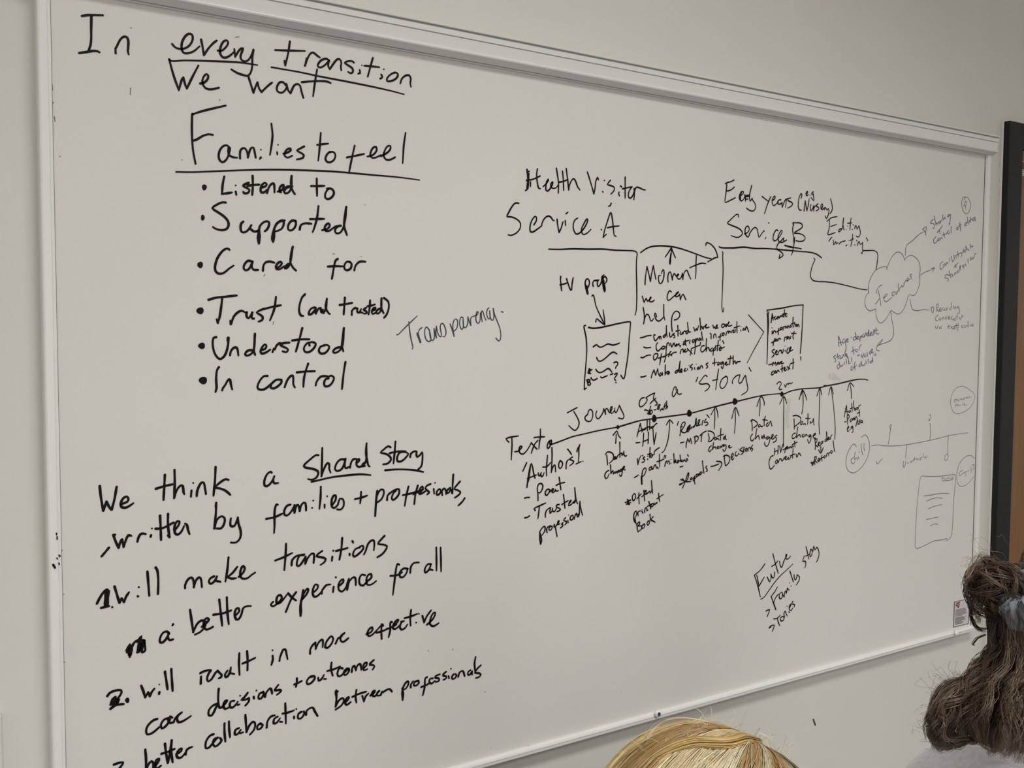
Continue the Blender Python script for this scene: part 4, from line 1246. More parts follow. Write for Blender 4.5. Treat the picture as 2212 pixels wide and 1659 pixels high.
1525,215 1510,290 1520,345 1550,290 1550,230 1520,210
1565,240 1570,190 1580,160 / 1590,200 1600,220 1630,175 / 1660,220 1670,300 1650,380 1625,430
@handwritten_note|black handwriting reading Tories with two arrowheads|k|3.7
755,1275 822,1250 800,1310 778,1370
810,1565 840,1530 900,1520 885,1570 868,1625
w5 812,1562 840,1545
890,1410 950,1400 1000,1350
950,1400 965,1460 993,1530
1030,1370 1005,1400 1010,1440 1040,1445 1070,1400 1050,1370 1030,1375 / 1075,1380 1065,1320 1085,1275 1100,1310 1122,1360
o1120,1190,8
1150,1290 1160,1300
1155,1230 1185,1170 1175,1160 1155,1200 1160,1250 1185,1270 1215,1225 / 1220,1105 1195,1150 1230,1155 1250,1170 1240,1205
@handwritten_line|black handwriting reading Editing and writing, joined to the cloud|k|3.5
%1740 420 7.975
370,465 430,410 545,380
415,420 415,520 400,620 385,690 450,680 515,655
432,552 535,517
620,590 585,600 570,640 590,640 630,590 660,405 / 645,490 655,570 665,608
o720,545,6
o700,605,6
785,408 775,500 765,612 / 725,495 800,490
820,520 830,530 / 805,600 810,605
850,590 855,550 870,535 880,580 / 890,600 905,570 920,540 / 930,570 945,640 940,700 910,733 875,718
455,735 425,770 403,812
480,785 485,870 / 520,810 / 530,852 / 560,830 / 580,855 600,830 640,810 685,800
o740,795,6
715,870 695,890
812,685 808,780 790,850 780,897 / 765,795 830,760
880,790 890,805
o848,868,9
895,880 910,830 930,810 935,850 960,855 985,825 / 985,900 985,970 975,1020 962,1005
1050,745 1075,800
985,968 1090,965 1190,970 1240,1010 1245,1080 1235,1180 1215,1300
%1740 420 7.975
145,1100 165,1120 130,1200 95,1320 90,1420 130,1480 200,1497 360,1505 540,1530 750,1580 950,1630 1060,1643
@cloud_outline|thin grey cloud outline drawn in pen|g|2.2
%1850 420 7.975
525,1295 530,1255 480,1245 400,1265 330,1310 260,1410 215,1530 205,1640 210,1690
525,1270 560,1180 620,1065 680,1005 740,995 790,1030 820,1090 832,1135 / 845,1100 890,1065 940,1050 1000,1070 1060,1130 1095,1220 1100,1300 1085,1390 1095,1450 1085,1560
%1850 560 7.975
1085,270 1095,340 1085,430 1060,520 1020,600 985,627 925,612 900,625 870,720 830,830 770,920 715,945 660,920 600,880 / 580,905 530,1000 460,1080 410,1098 370,1060 340,970 335,860 / 330,855 290,875 240,888 190,865 155,800 145,720 160,640 190,595 218,575 / 205,540 203,480
@handwritten_note|grey pen handwriting reading Features inside the cloud|g|2.4
440,440 390,475 345,550 345,590
380,540 395,620 415,740 420,795
330,775 370,715 410,665
460,665 500,650 535,605 510,600 475,650 480,710 510,735 560,700 610,660
660,560 620,570 615,620 640,630 670,580 690,560 / 680,600 700,600
730,410 720,480 740,550 / 690,600 720,540 780,460
780,450 790,480 820,450 820,410 / 830,410 850,360 / 860,370 880,380 900,340 890,320 870,350 880,370 930,330
950,280 940,250 920,290 950,310 950,350
@arrow|grey pen arrow from the cloud to Sharing|g|2.6
%1850 420 7.975
845,1050 850,950 862,885 960,800 1080,690 1155,645
1140,600 1208,555 1195,630 1193,705 / 1180,640 1150,605
@arrow|grey pen arrow from the cloud to Consistency of data|g|2.4
1105,1390 1180,1340 1280,1303
1290,1280 1350,1260 1310,1335 / 1300,1285 1330,1280
@arrow|grey pen arrow from the cloud to Recording|g|2.4
%1850 560 7.975
925,690 945,800 965,860 1030,885 1150,870 1260,877
1280,840 1330,820 1320,925 1295,890 1300,830
@arrow|grey pen arrow curving down from the cloud|g|2.4
580,905 595,900 605,1010 630,1130 643,1240 630,1340 590,1395 500,1440 410,1470 355,1495 400,1430 450,1380 / 430,1430 360,1500 340,1540 360,1570 400,1575
@circled_letter|grey pen letter P in an oval|g|2.2
%1850 420 7.975
1855,95 1880,60 1850,45 1820,100 1815,180 1840,280 1890,335 1930,310 1970,210 1965,140 1920,55 1870,40
1850,200 1870,140 1885,115 1895,150 1880,190 1860,200 / 1875,200 1885,255
@handwritten_note|blue pen note reading Sharing and Control of data|b|2.4
1330,430 1300,450 1275,500 1320,500 1350,530 1340,580 1315,585
1345,370 1355,440 1370,520 / 1375,500 1390,480 1395,520 / 1430,460 1410,490 1430,500 1445,460 / 1450,490 1460,450 1475,440
1490,350 1492,360 / 1490,410 1495,435 / 1510,430 1520,390 1535,420 / 1610,345 1580,355 1570,390 1600,370 1625,350 1615,440 1605,530 1595,490
1390,660 1440,600 1480,545 / 1430,600 1440,675
1370,730 1330,780 1340,845 1380,820 1400,790
1430,750 1400,770 1410,800 1435,770 / 1445,790 1460,740 1480,760 / 1500,650 1510,700 1520,740 / 1480,700 1540,680 / 1545,690 1560,650 / 1590,620 1570,650 1590,680 1610,640 / 1635,550 1630,620 1640,670
1750,560 1725,580 1730,610 1755,590 1750,560
1790,480 1775,500 1790,560 1800,635 / 1770,550 1810,510
1900,480 1870,500 1870,540 1900,520 1920,430 1915,385 / 1950,470 1930,490 1940,510 / 1970,390 1970,480 / 1940,460 2000,420
2040,390 2000,420 2010,460 2045,400 / 2045,430 2055,460
@handwritten_note|small blue-grey pen note reading Consistency of data and standardisation|b|2.2
1490,1160 1450,1190 1440,1270 1470,1290 1500,1240
1530,1190 1500,1210 1510,1240 1540,1200 / 1545,1220 1560,1170 1580,1190 / 1600,1090 1605,1150 / 1640,1060 1650,1130 1660,1160 1680,1130 / 1680,1040 1690,1120 / 1710,1050 1720,1100 / 1740,980 1760,1080 / 1720,1050 1790,1010 / 1800,1000 1820,1040 1800,1080
1820,1010 1850,980 1840,940 / 1870,950 1850,980 1880,990 1890,880 1900,960 / 1930,930 1910,950 1940,960 / 1960,860 1965,930 / 1990,880 1980,910 2015,885
1680,1260 1750,1180 / 1700,1210 1720,1260
1590,1390 1540,1380 1520,1440 1570,1440 1590,1480 1570,1490
1600,1310 1610,1380 1630,1440 / 1590,1400 1650,1360 / 1660,1380 1640,1410 1670,1400 / 1690,1390 1700,1340 1720,1370 / 1750,1310 1730,1340 1760,1340 1790,1220 1790,1310 / 1850,1210 1820,1240 1860,1250 1840,1280 / 1880,1190 1870,1220 1900,1220 / 1920,1110 1930,1190 / 1960,1080 1970,1140 / 1990,1080 1980,1120 2010,1100 / 2020,1110 2040,1030 2065,1010
@handwritten_note|small grey pen note reading Recording conversation via text and audio|g|2.2
%1850 560 7.975
1385,905 1385,830 1390,770 / 1380,780 1415,765 1410,820 1385,845 1425,905
1430,880 1460,860 1450,830 1430,860 1445,900 1470,880 / 1500,830 1480,860 1500,880 / 1530,840 1515,870 1540,880 1550,840 / 1560,880 1570,830 / 1640,745 1640,850 / 1620,830 1600,860 1630,870 / 1670,800 1675,850 / 1690,860 1700,810 1720,850 / 1770,810 1730,830 1760,840 1780,890 1770,930 1740,930
1410,960 1370,990 1365,1050 1400,1060
1440,1000 1420,1030 1440,1050 1460,1010 / 1470,1050 1490,990 1510,1040 / 1530,990 1540,1040 1570,980 / 1580,1020 1610,1000 1595,980 1580,1030 1620,1030 / 1650,980 1630,1010 1660,1040 / 1690,1010 1670,1040 1700,1050 / 1720,970 1710,1060 / 1740,950 1740,1040 / 1770,1000 1790,1030 / 1800,1030 1820,960 1835,1000
1360,1150 1380,1205 1410,1140
1430,1170 1435,1200 / 1470,1150 1450,1180 1475,1200
1590,1130 1590,1190 1610,1190 / 1570,1160 1620,1150 / 1630,1180 1650,1160 1640,1190 1670,1190 / 1670,1150 1700,1210 / 1700,1140 1670,1210 / 1720,1110 1720,1200 / 1700,1150 1750,1140 / 1760,1100 1750,1180 1745,1240
1830,1130 1810,1160 1840,1180 / 1860,1140 1870,1180 1890,1140 / 1920,1060 1930,1160 / 1900,1140 1920,1160 / 1960,1120 1965,1150 / 2000,1110 1980,1140 2010,1150 2020,1110
@handwritten_note|blue pen note reading Age-dependent story for child, voice of child in quotes|b|2.3
%1740 640 7.975
580,865 565,770 570,685 / 600,770 620,840 / 580,800 620,790
670,730 635,770 650,810 690,760 / 720,730 690,760 700,900 680,990 730,1060 / 710,780 740,740 720,730 715,790 745,780
780,712 795,705
870,690 830,710 835,760 870,730 860,620 880,740 / 890,720 920,690 900,690 895,740 930,730 / 945,690 940,780 / 940,700 970,680 960,720 / 1000,650 975,680 1000,710 1015,670 / 1020,700 1040,620 1050,680 / 1090,620 1060,650 1080,690 1090,570 1100,680 / 1120,660 1150,620 1130,620 1120,680 1160,660 / 1170,670 1180,560 1195,640 / 1215,540 1220,640 1245,650 1265,635 / 1190,590 1250,580
520,1020 480,1040 520,1080 520,1120 500,1130
550,990 560,1050 570,1080 / 535,1050 600,1020 / 610,1040 590,1060 610,1080 630,1050 / 640,1060 650,1000 670,1040 / 690,1030 700,980 715,1020 / 710,1000 740,1080 740,1130
820,870 820,940 830,1000 / 790,955 850,920 / 880,910 860,930 880,960 900,920 / 920,930 930,880 960,830
570,1170 545,1210 565,1250 590,1220 / 580,1130 600,1220 / 610,1190 630,1210 650,1170 / 670,1130 675,1170 / 700,1080 710,1170 / 750,1120 740,1160 775,1150 / 790,1050 800,1130
900,1010 905,1030 / 920,1000 925,1025 / 960,1000 980,1060 1000,980 / 1030,990 1010,1020 1030,1050 1050,1010 / 1060,960 1075,1040 / 1120,940 1100,970 1115,1000 / 1140,960 1160,930 1145,905 1130,950 1150,980 1180,955
1180,1000 1190,1025 / 1205,990 1215,1020
810,1200 785,1230 785,1275 815,1260 820,1210
860,1130 845,1160 855,1270 / 830,1230 880,1190 / 950,1160 920,1190 930,1215 960,1190 / 960,1120 975,1200 / 990,1180 1010,1190 1030,1150 / 1040,1110 1050,1160 / 1080,1080 1085,1160 / 1140,1110 1110,1130 1130,1150 1155,1110 1150,1050 1165,1130
@diagram_line|thin grey pen timeline with four ticks and small loops|g|2
%1800 820 6.885
570,985 650,972 780,985 920,985 1080,970 1250,940 1430,905 1600,865 1720,832 2000,790
820,960 835,850 850,735 840,700 860,665 868,690 850,730
1435,905 1445,800 1445,700 1437,650 / 1430,530 1445,520 1450,570 1415,610 / 1440,600
1092,975 1085,1070 1075,1165
1712,825 1705,950 1697,1105 1665,1130 1660,1190 1680,1205 1705,1170 1710,1120 1690,1105
640,1215 655,1255 730,1172
1045,1210 1040,1290 1055,1305 1075,1240 1080,1210 / 1100,1245 1125,1235
@handwritten_note|tiny grey pen note reading action plan|g|1.6
1165,1210 1145,1225 1160,1235 1175,1210 / 1195,1190 1180,1215 / 1210,1150 1205,1210 / 1190,1190 1225,1175 / 1235,1170 1240,1200 / 1260,1170 1250,1190 1270,1180 / 1280,1190 1290,1160 / 1310,1150 1295,1205 / 1300,1170 1325,1150 / 1340,1090 1345,1170 / 1370,1140 1355,1160 1375,1160 / 1385,1160 1395,1130
@circled_word|grey pen word child in an open oval|g|2.1
345,995 310,955 270,990 215,1090 190,1200 195,1290 230,1360 290,1387 360,1360 440,1280 510,1150 540,1020 530,900 500,840 470,823 415,860
300,1160 265,1190 275,1240 300,1250 325,1220 / 330,1075 315,1140 325,1200 / 330,1170 355,1170 355,1200 / 370,1150 385,1180 / 385,1075 390,1085 / 415,955 420,1040 440,1120 / 460,945 455,1020 470,1050 465,1060
@circled_word|tiny blue-grey words evidence points in a thin circle|g|1.6
2055,175 2000,130 1920,100 1840,120 1775,200 1745,320 1760,430 1800,490 1860,507 1940,480 2040,410 2100,290 2100,220 2070,175
1800,340 1830,320 1820,290 1795,320 / 1800,300 1840,290 / 1850,300 1865,320 1880,285 / 1895,310 1900,280 / 1910,290 1925,300 1945,270 / 1940,300 1955,270 / 1965,280 1985,260 / 2000,250 1985,270 2010,270 / 2020,240 2020,270 2045,255
1815,410 1825,365 1850,370 1830,390 / 1860,370 1850,390 1880,380 / 1890,390 1900,370 / 1920,350 1935,380 / 1950,340 1950,380 1985,375
@circled_word|tiny grey pen words ending in a question mark, in an oval at the board edge|g|1.7
2105,1180 2070,1140 2010,1130 1930,1180 1870,1270 1840,1400 1845,1520 1880,1580 1930,1585 2010,1540 2095,1440
1920,1350 1870,1390 1880,1430 1920,1400 / 1935,1390 1960,1370 1950,1400 / 1970,1440 1975,1370 1995,1360 / 2005,1380 2020,1340
2048,1300 2052,1380 / 2060,1275 2090,1260 2095,1300 2070,1350
@diagram_box|thin grey pen rounded page outline with ruled strokes|g|2
%1930 1000 8.295
960,1355 850,1380 720,1400 580,1470 425,1530 395,1510 390,1450 400,1200 415,900 445,560 480,290 500,243 640,243 870,235 1000,218 1090,210 1115,225 1110,340 1080,700 1060,1100 1040,1300 1000,1360 930,1400
540,592 680,575 850,545 990,547
588,685 700,640 800,622 875,635
622,822 720,780 865,748
590,1013 700,990 805,968
660,1128 740,1090 800,1100
875,240 878,310 / 875,318 960,312 1065,290 1072,245
905,250 895,275 920,290 / 930,290 945,270 / 960,290 975,265 1000,270 / 1020,280 1065,265
@ink_specks|tiny dark specks and pen slips dotted over the board|g|1.3
%0 0 4
1128,760 1126,818
450,730 454,780
458,885 463,890
470,1010 476,1050
440,990 443,1000
517,1349 519,1352
1130,237 1136,244
2035,322 2066,318
1898,860 1901,870
1570,1380 1576,1383
2028,70 2034,76
%0 1150 3.26
449,436 451,437
436,125 438,130
447,910 455,915
%1000 1400 4.424
214,419 216,421
1512,424 1514,426
618,932 620,933
630,932 632,933
264,955 268,952
%550 1244 4
1712,633 1714,637
1990,1000 1992,1002
1500,645 1503,648
%400 370 4
1553,290 1557,291
1275,714 1290,712
1520,734 1524,736
765,1298 758,1325
680,905 690,890
%1930 1000 8.295
1310,1405 1318,1412
1330,1575 1334,1580
%1740 420 7.975
1055,520 1060,525
%1640 800 7.975
1438,78 1442,82
1640,10 1645,14
%1950 200 8.294
1300,1635 1312,1630
@frame_marks|small black scuffs on the left frame strip|k|1.6|0.0093
%0 1150 3.26
398,5 398,18
402,30 402,50
415,160 424,165 420,172
w2.8 375,228 388,250
400,180 405,188
415,215 418,228
@erased_smudge|faint erased pen haze above the timeline|s|9
%1640 800 7.975
w14 1215,50 1215,160
w12 1260,60 1330,120 1400,165
w9 1250,130 1330,165
w16 510,480 500,640 480,800 490,1000
"""
M_smudge = mat('erased_ink_haze', tuple(c * .86 for c in (0.72, 0.695, 0.66)), 0.45, 0.3)
INKMAT = {'s': M_smudge, 'k': M_black, 't': M_teal, 'g': M_grey, 'b': M_blue}
def spline(P):
    P = np.array(P, float); n = len(P)
    if n < 3: return P
    out = []
    for i in range(n - 1):
        p0 = P[i - 1] if i else 2 * P[0] - P[1]; p1, p2 = P[i], P[i + 1]
        p3 = P[i + 2] if i + 2 < n else 2 * P[-1] - P[-2]
        d1 = max(np.linalg.norm(p2 - p1), 1e-6); d0_ = max(np.linalg.norm(p1 - p0), 1e-6); d2_ = max(np.linalg.norm(p3 - p2), 1e-6)
        a0, a1, a2 = d0_ ** .5, d1 ** .5, d2_ ** .5
        m1 = (p2 - p1) + a1 * ((p1 - p0) / a0 - (p2 - p0) / (a0 + a1))
        m2 = (p2 - p1) + a1 * ((p3 - p2) / a2 - (p3 - p1) / (a1 + a2))
        k = int(min(8, max(2, d1 / .004)))
        for t in np.arange(k) / k:
            out.append((2 * t ** 3 - 3 * t ** 2 + 1) * p1 + (t ** 3 - 2 * t ** 2 + t) * m1 + (-2 * t ** 3 + 3 * t ** 2) * p2 + (t ** 3 - t ** 2) * m2)
    out.append(P[-1]); return np.array(out)
def ribbon(P, w, y, V, F):
    """P: (x, z) points on the board"""
    n = len(P); r = w / 2
    if n == 1 or np.linalg.norm(P[-1] - P[0]) < 1e-5 and n == 2:
        disc(P[0], r, r, y, V, F); return
    T = np.gradient(P, axis=0); T /= np.maximum(np.linalg.norm(T, axis=1, keepdims=True), 1e-9)
    N = np.stack([-T[:, 1], T[:, 0]], 1)
    b = len(V)
    s = np.arange(n) / max(n - 1, 1)
    ww = r * (1.0 + 0.10 * np.sin(s * 7.0 + P[0][0] * 90) - 0.16 * np.clip((s - .8) / .2, 0, 1))
    for i in range(n):
        a = P[i] + N[i] * ww[i]; c = P[i] - N[i] * ww[i]
        V.append((a[0], -y, a[1])); V.append((c[0], -y, c[1]))
    for i in range(n - 1): F.append((b + 2 * i, b + 2 * i + 1, b + 2 * i + 3, b + 2 * i + 2))
    if ww[0] < .0028: disc(P[0], ww[0], ww[0], y + .00005, V, F); disc(P[-1], ww[-1], ww[-1], y + .00005, V, F)
def disc(c, rx, rz, y, V, F, k=10):
    b = len(V)
    for i in range(k):
        a = 2 * math.pi * i / k; V.append((c[0] + rx * math.cos(a), -y, c[1] + rz * math.sin(a)))
    F.append(tuple(range(b, b + k)))
def segments(s):
    """pen-down pieces: a piece joins the one before when the pen clearly ran on"""
    out = []
    for part in s.split('/'):
        pts = [tuple(map(float, q.split(','))) for q in part.split()]
        if not pts: continue
        if out:
            a = np.array(out[-1][-1]); b = np.array(pts[0]); g = b - a; gl = np.linalg.norm(g) / SC
            if len(pts) == 1: pts = [tuple(a)] + pts
            else:
                d = np.array(pts[1]) - b
                cs = float(g @ d) / max(np.linalg.norm(g) * np.linalg.norm(d), 1e-9)
                if gl < 2.0 or (gl < 30 and cs > .72): pts = [tuple(a)] + pts
        out.append(pts)
    return out
SC = 1.0
cur = None; ink_parts = []
def flush():
    # strokes that stand close together make one word; a line of several words is an Empty over its words
    if not cur or not cur['S']: return
    S = cur['S']; G = list(range(len(S)))
    def find(i):
        while G[i] != i: i = G[i]
        return i
    gap = (.0225 if np.mean([q[2][:, 0].mean() for q in S]) < .8 else .0125) if cur['name'].startswith(('hand', 'bullet')) else 9
    if cur['name'].startswith('ink_'): gap = 9
    for i in range(len(S)):
        for j in range(i):
            if find(i) != find(j):
                d = S[i][2][:, None, :] - S[j][2][None, :, :]
                if math.sqrt((d ** 2).sum(-1).min()) < gap: G[find(i)] = find(j)
    groups = {}
    for i in range(len(S)): groups.setdefault(find(i), []).append(S[i])
    def merge(q): return join(*[(t[0], t[1]) for t in q])
    if len(groups) == 1:
        o = child(cur['name'], *merge(S), INKMAT[cur['m']], board)
    else:
        o = bpy.data.objects.new(cur['name'], None); COL.objects.link(o); o.parent = board; BASE[o.name] = root_base(board)
        for q in groups.values():
            child('bullet_dot' if len(q) == 1 and q[0][3:] else 'word', *merge([t[:3] for t in q]), INKMAT[cur['m']], o)
    o['label'] = cur['label']
    if cur['name'] in ('ink_specks', 'frame_marks', 'erased_smudge'): o['kind'] = 'stuff'
for line in INK.strip().splitlines():
    line = line.strip()
    if not line: continue
    if line[0] == '@':
        flush(); q = line[1:].split('|')
        cur = dict(name=q[0], label=q[1], m=q[2], w=float(q[3]), y=float(q[4]) if len(q) > 4 else {'k': .0005, 't': .0006, 'g': .0004, 'b': .0006, 's': .0002}[q[2]], S=[])
        continue
    if line[0] == '%':
        ox, oy, SC = map(float, line[1:].split()); continue
    if line[0] == 'o':
        q = list(map(float, line[1:].split(','))); rx = q[2] * (1 if q[2] > 12 else 1.15); ry = q[3] if len(q) > 3 else rx
        V = []
        for i in range(18):
            a = 2 * math.pi * i / 18; wv = 1 + .06 * math.sin(3 * a + q[0])
            V.append(tuple(on_y(ox + (q[0] + rx * wv * math.cos(a)) / SC, oy + (q[1] + ry * wv * math.sin(a)) / SC, -cur['y'])))
        cur['S'].append((V, [tuple(range(18))], np.array([[v[0], v[2]] for v in V])) + ((1,) if rx > 12 else ())); continue
    w = cur['w']
    if line[0] == 'w':
        h, line = line.split(' ', 1); w = float(h[1:])
    w *= 1.0 if (ox < 760 and SC < 5) else 0.73
    for pts in segments(line):
        P = np.array([on_y(ox + x / SC, oy + y / SC, -cur['y'])[[0, 2]] for x, y in pts])
        V, F = [], []; Q = spline(P); ribbon(Q, w / 1000, cur['y'] + .00006 * (len(cur['S']) % 3), V, F); cur['S'].append((V, F, Q))
flush()

# ---------------------------------------------------------------- people
def skin_mesh(joints, links, levels=2):
    """continuous body surface grown round a skeleton: joints {name: (x, y, z, radius)}"""
    names = list(joints); me = bpy.data.meshes.new('sk')
    me.from_pydata([joints[n][:3] for n in names], [(names.index(a), names.index(b)) for a, b in links], [])
    o = bpy.data.objects.new('sk', me); COL.objects.link(o)
    sk = o.modifiers.new('s', 'SKIN'); sk.use_smooth_shade = True
    for i, n in enumerate(names):
        r = joints[n][3]; r = (r, r) if np.isscalar(r) else r
        me.skin_vertices[0].data[i].radius = r
        me.skin_vertices[0].data[i].use_root = (i == 0)
    sb = o.modifiers.new('u', 'SUBSURF'); sb.levels = levels
    bpy.context.view_layer.update()
    ev = o.evaluated_get(bpy.context.evaluated_depsgraph_get()); m2 = ev.to_mesh()
    V = [tuple(v.co) for v in m2.vertices]; F = [tuple(q.vertices) for q in m2.polygons]
    ev.to_mesh_clear(); bpy.data.objects.remove(o); bpy.data.meshes.remove(me)
    return V, F
def frame_of(facing):
    f = np.array([facing[0], facing[1], 0.0]); f /= np.linalg.norm(f)
    return f, np.array([-f[1], f[0], 0.0])          # forward, left
def head_vf(c, f, l, s=1.0):
    """head with brow, nose, lips, chin and ears; c = centre, f = forward, l = left"""
    bm = bmesh.new(); bmesh.ops.create_uvsphere(bm, u_segments=40, v_segments=28, radius=1.0)
    V = []
    for v in bm.verts:
        x, y, z = v.co                                # y forward, x left, z up
        X = x * .074; Y = y * .093; Z = z * .115
        if z < 0: X *= 1 - .28 * z * z; Y *= 1 - .10 * z * z
        if y > 0:
            Y -= .006 * max(0, y) * math.exp(-((z - .05) / .18) ** 2) * (1 if abs(x) > .15 else 0)
            Y += .022 * math.exp(-(x / .12) ** 2) * math.exp(-((z + .17) / .13) ** 2)
            Y += .012 * math.exp(-(x / .09) ** 2) * math.exp(-((z - .02) / .16) ** 2)
            Y += .006 * math.exp(-(x / .25) ** 2) * math.exp(-((z + .47) / .05) ** 2) + .005 * math.exp(-(x / .22) ** 2) * math.exp(-((z + .57) / .05) ** 2)
            Y += .010 * math.exp(-(x / .25) ** 2) * math.exp(-((z + .82) / .12) ** 2)
        V.append(c + (f * Y + l * X + np.array([0, 0, Z])) * s)
    bm.verts.index_update(); F = [[q.index for q in p_.verts] for p_ in bm.faces]; bm.free()
    parts = [(V, F)]
    for sgn in (-1, 1):                               # ears
        bm = bmesh.new(); bmesh.ops.create_uvsphere(bm, u_segments=14, v_segments=10, radius=1.0)
        E = [c + (f * (v.co.y * .017 - .008) + l * (sgn * (.073 + v.co.x * .009 + .004 * v.co.y)) + np.array([0, 0, v.co.z * .031 - .006])) * s for v in bm.verts]
        bm.verts.index_update(); parts.append((E, [[q.index for q in p_.verts] for p_ in bm.faces])); bm.free()
    return join(*parts)
def hand_links(J, L, wrist, side, d, fwd, across, r=.0085):
    """palm and five separate bent fingers; d = pointing direction, across = thumb side"""
    w = np.array(J[wrist][:3]); dn = np.cross(d, across)
    pm = w + d * .045; J[side + 'palm'] = (*pm, (.034, .016)); L.append((wrist, side + 'palm'))
    for k, (o_, ln) in enumerate(((.026, .072), (.009, .080), (-.008, .075), (-.024, .058))):
        b = w + d * .085 + across * o_; prev = side + 'palm'
        for s_, (t, cu) in enumerate(((0, 0), (.4, .006), (.75, .020), (1, .036))):
            q = b + d * ln * t * (1 - .18 * t) + dn * cu; n = f'{side}f{k}{s_}'
            J[n] = (*q, r * (1.08 - .09 * s_)); L.append((prev, n)); prev = n
    prev = wrist
    for s_, (t, a) in enumerate(((.022, .026), (.048, .046), (.074, .054))):
        q = w + d * t + across * a + dn * .008 * s_; n = f'{side}t{s_}'
        J[n] = (*q, r * (1.2 - .1 * s_)); L.append((prev, n)); prev = n
def person(base, f, head_c, label, standing, top_mat, lean=.028, drop=.20, collar=.085):
    f, l = frame_of(f); up = np.array([0, 0, 1.0]); hc = np.array(head_c); b = np.array(base)
    neck0 = hc - up * .085 - f * .012; ch = hc - up * drop - f * lean
    sh_z = ch[2]
    hip = np.array([b[0], b[1], 0]) + up * (sh_z - .47)
    J = {}; L = []
    def put(n, p_, r): J[n] = (*p_, r)
    put('pelvis', hip, (.135, .105)); put('waist', hip + up * .16, (.120, .095))
    put('chest', ch - up * .12 + (hip - ch) * [.15, .15, 0], (.122, .094)); put('collar', ch, (.055, .055))
    put('neck', neck0 - up * .04, .041); put('skull', hc - up * .03, .055)
    L += [('pelvis', 'waist'), ('waist', 'chest'), ('chest', 'collar'), ('collar', 'neck'), ('neck', 'skull')]
    for s_, sg in (('l', 1), ('r', -1)):
        sh = ch - up * .045 + l * sg * .155; el = sh - up * .25 + l * sg * .035 - f * .02
        wr = (el - up * .22 + f * .07) if standing else (el - up * .06 + f * .22)
        put(s_ + 'sh', sh, .045); put(s_ + 'el', el, .040); put(s_ + 'wr', wr, .027)
        L += [('collar', s_ + 'sh'), (s_ + 'sh', s_ + 'el'), (s_ + 'el', s_ + 'wr')]
        d = (wr - el); d /= np.linalg.norm(d)
        hand_links(J, L, s_ + 'wr', s_, d, f, (f if standing else -l * sg))
        hp = hip + l * sg * .095 - up * .05; put(s_ + 'hp', hp, .088)
        if standing:
            kn = np.array([*(hp[:2]), .47]) + f * .02; an = np.array([*(hp[:2]), .085])
        else:
            kn = hp + f * .42; kn[2] = .50; an = kn + f * .03; an[2] = .085
        put(s_ + 'kn', kn, .060); put(s_ + 'an', an, .042); put(s_ + 'toe', an + f * .14 - up * .050, (.040, .030))
        put(s_ + 'he', an - f * .045 - up * .045, .036)
        L += [('pelvis', s_ + 'hp'), (s_ + 'hp', s_ + 'kn'), (s_ + 'kn', s_ + 'an'), (s_ + 'an', s_ + 'toe'), (s_ + 'an', s_ + 'he')]
    V, F = join(skin_mesh(J, L, 2), head_vf(hc, f, l))
    V = np.array(V); V[:, 2] = np.maximum(V[:, 2], 0.0)
    p = obj('person', V, F, M_skin, loc=(b[0], b[1], 0.0), smooth=True); tag(p, label, 'person')
    # clothing: the same skeleton, a little fuller
    def sub(keys, k, add):
        S = {n: (*J[n][:3], tuple(np.array(J[n][3] if not np.isscalar(J[n][3]) else (J[n][3],) * 2) * k + add)) for n in keys}
        return S, [(a, c) for a, c in L if a in keys and c in keys]
    J['collar'] = (*J['collar'][:3], (collar, collar))
    S, SL = sub(['pelvis', 'waist', 'chest', 'collar', 'lsh', 'lel', 'lwr', 'rsh', 'rel', 'rwr'], 1.06, .028)
    S['pelvis'] = (*(hip - up * .09), (.152, .128)); n0 = J['collar']; nk = np.array(J['neck'][:3]); S['cuff'] = (*(np.array(n0[:3]) * .42 + nk * .58), .104 if standing else .066); SL.append(('collar', 'cuff'))
    child('sweater', *skin_mesh(S, SL, 2), top_mat, p, smooth=True)
    S, SL = sub(['pelvis', 'lhp', 'lkn', 'lan', 'rhp', 'rkn', 'ran'], 1.04, .010); S['band'] = (*(hip + up * .12), (.138, .112)); SL.append(('pelvis', 'band'))
    child('trousers', *skin_mesh(S, SL, 2), M_trouser, p, smooth=True)
    sv = []
    for s_ in 'lr':
        a = np.array(J[s_ + 'an'][:3]); t = np.array(J[s_ + 'toe'][:3]); h = np.array(J[s_ + 'he'][:3])
        q = skin_mesh({'a': (*(a + up * .01), .05), 'm': (*((a + t) / 2 - up * .02), (.046, .04)), 't': (*(t + f * .03), (.044, .032)), 'h': (*(h), .042)}, [('a', 'm'), ('m', 't'), ('a', 'h')], 2)
        w_ = np.array(q[0]); w_[:, 2] = np.maximum(w_[:, 2], 0.0); sv.append((w_, q[1]))
    for q in sv: child('shoe', *q, M_frame_black, p, smooth=True)
    for sg in (-1, 1):
        bm = bmesh.new(); bmesh.ops.create_uvsphere(bm, u_segments=14, v_segments=10, radius=.0125)
        E = [hc + f * .0675 + l * sg * .031 + up * .006 + np.array(v.co) for v in bm.verts]
        bm.verts.index_update(); F_ = [[k.index for k in q.verts] for q in bm.faces]; bm.free()
        child('eye', E, F_, M_eye, p, smooth=True)
    return p, f, l

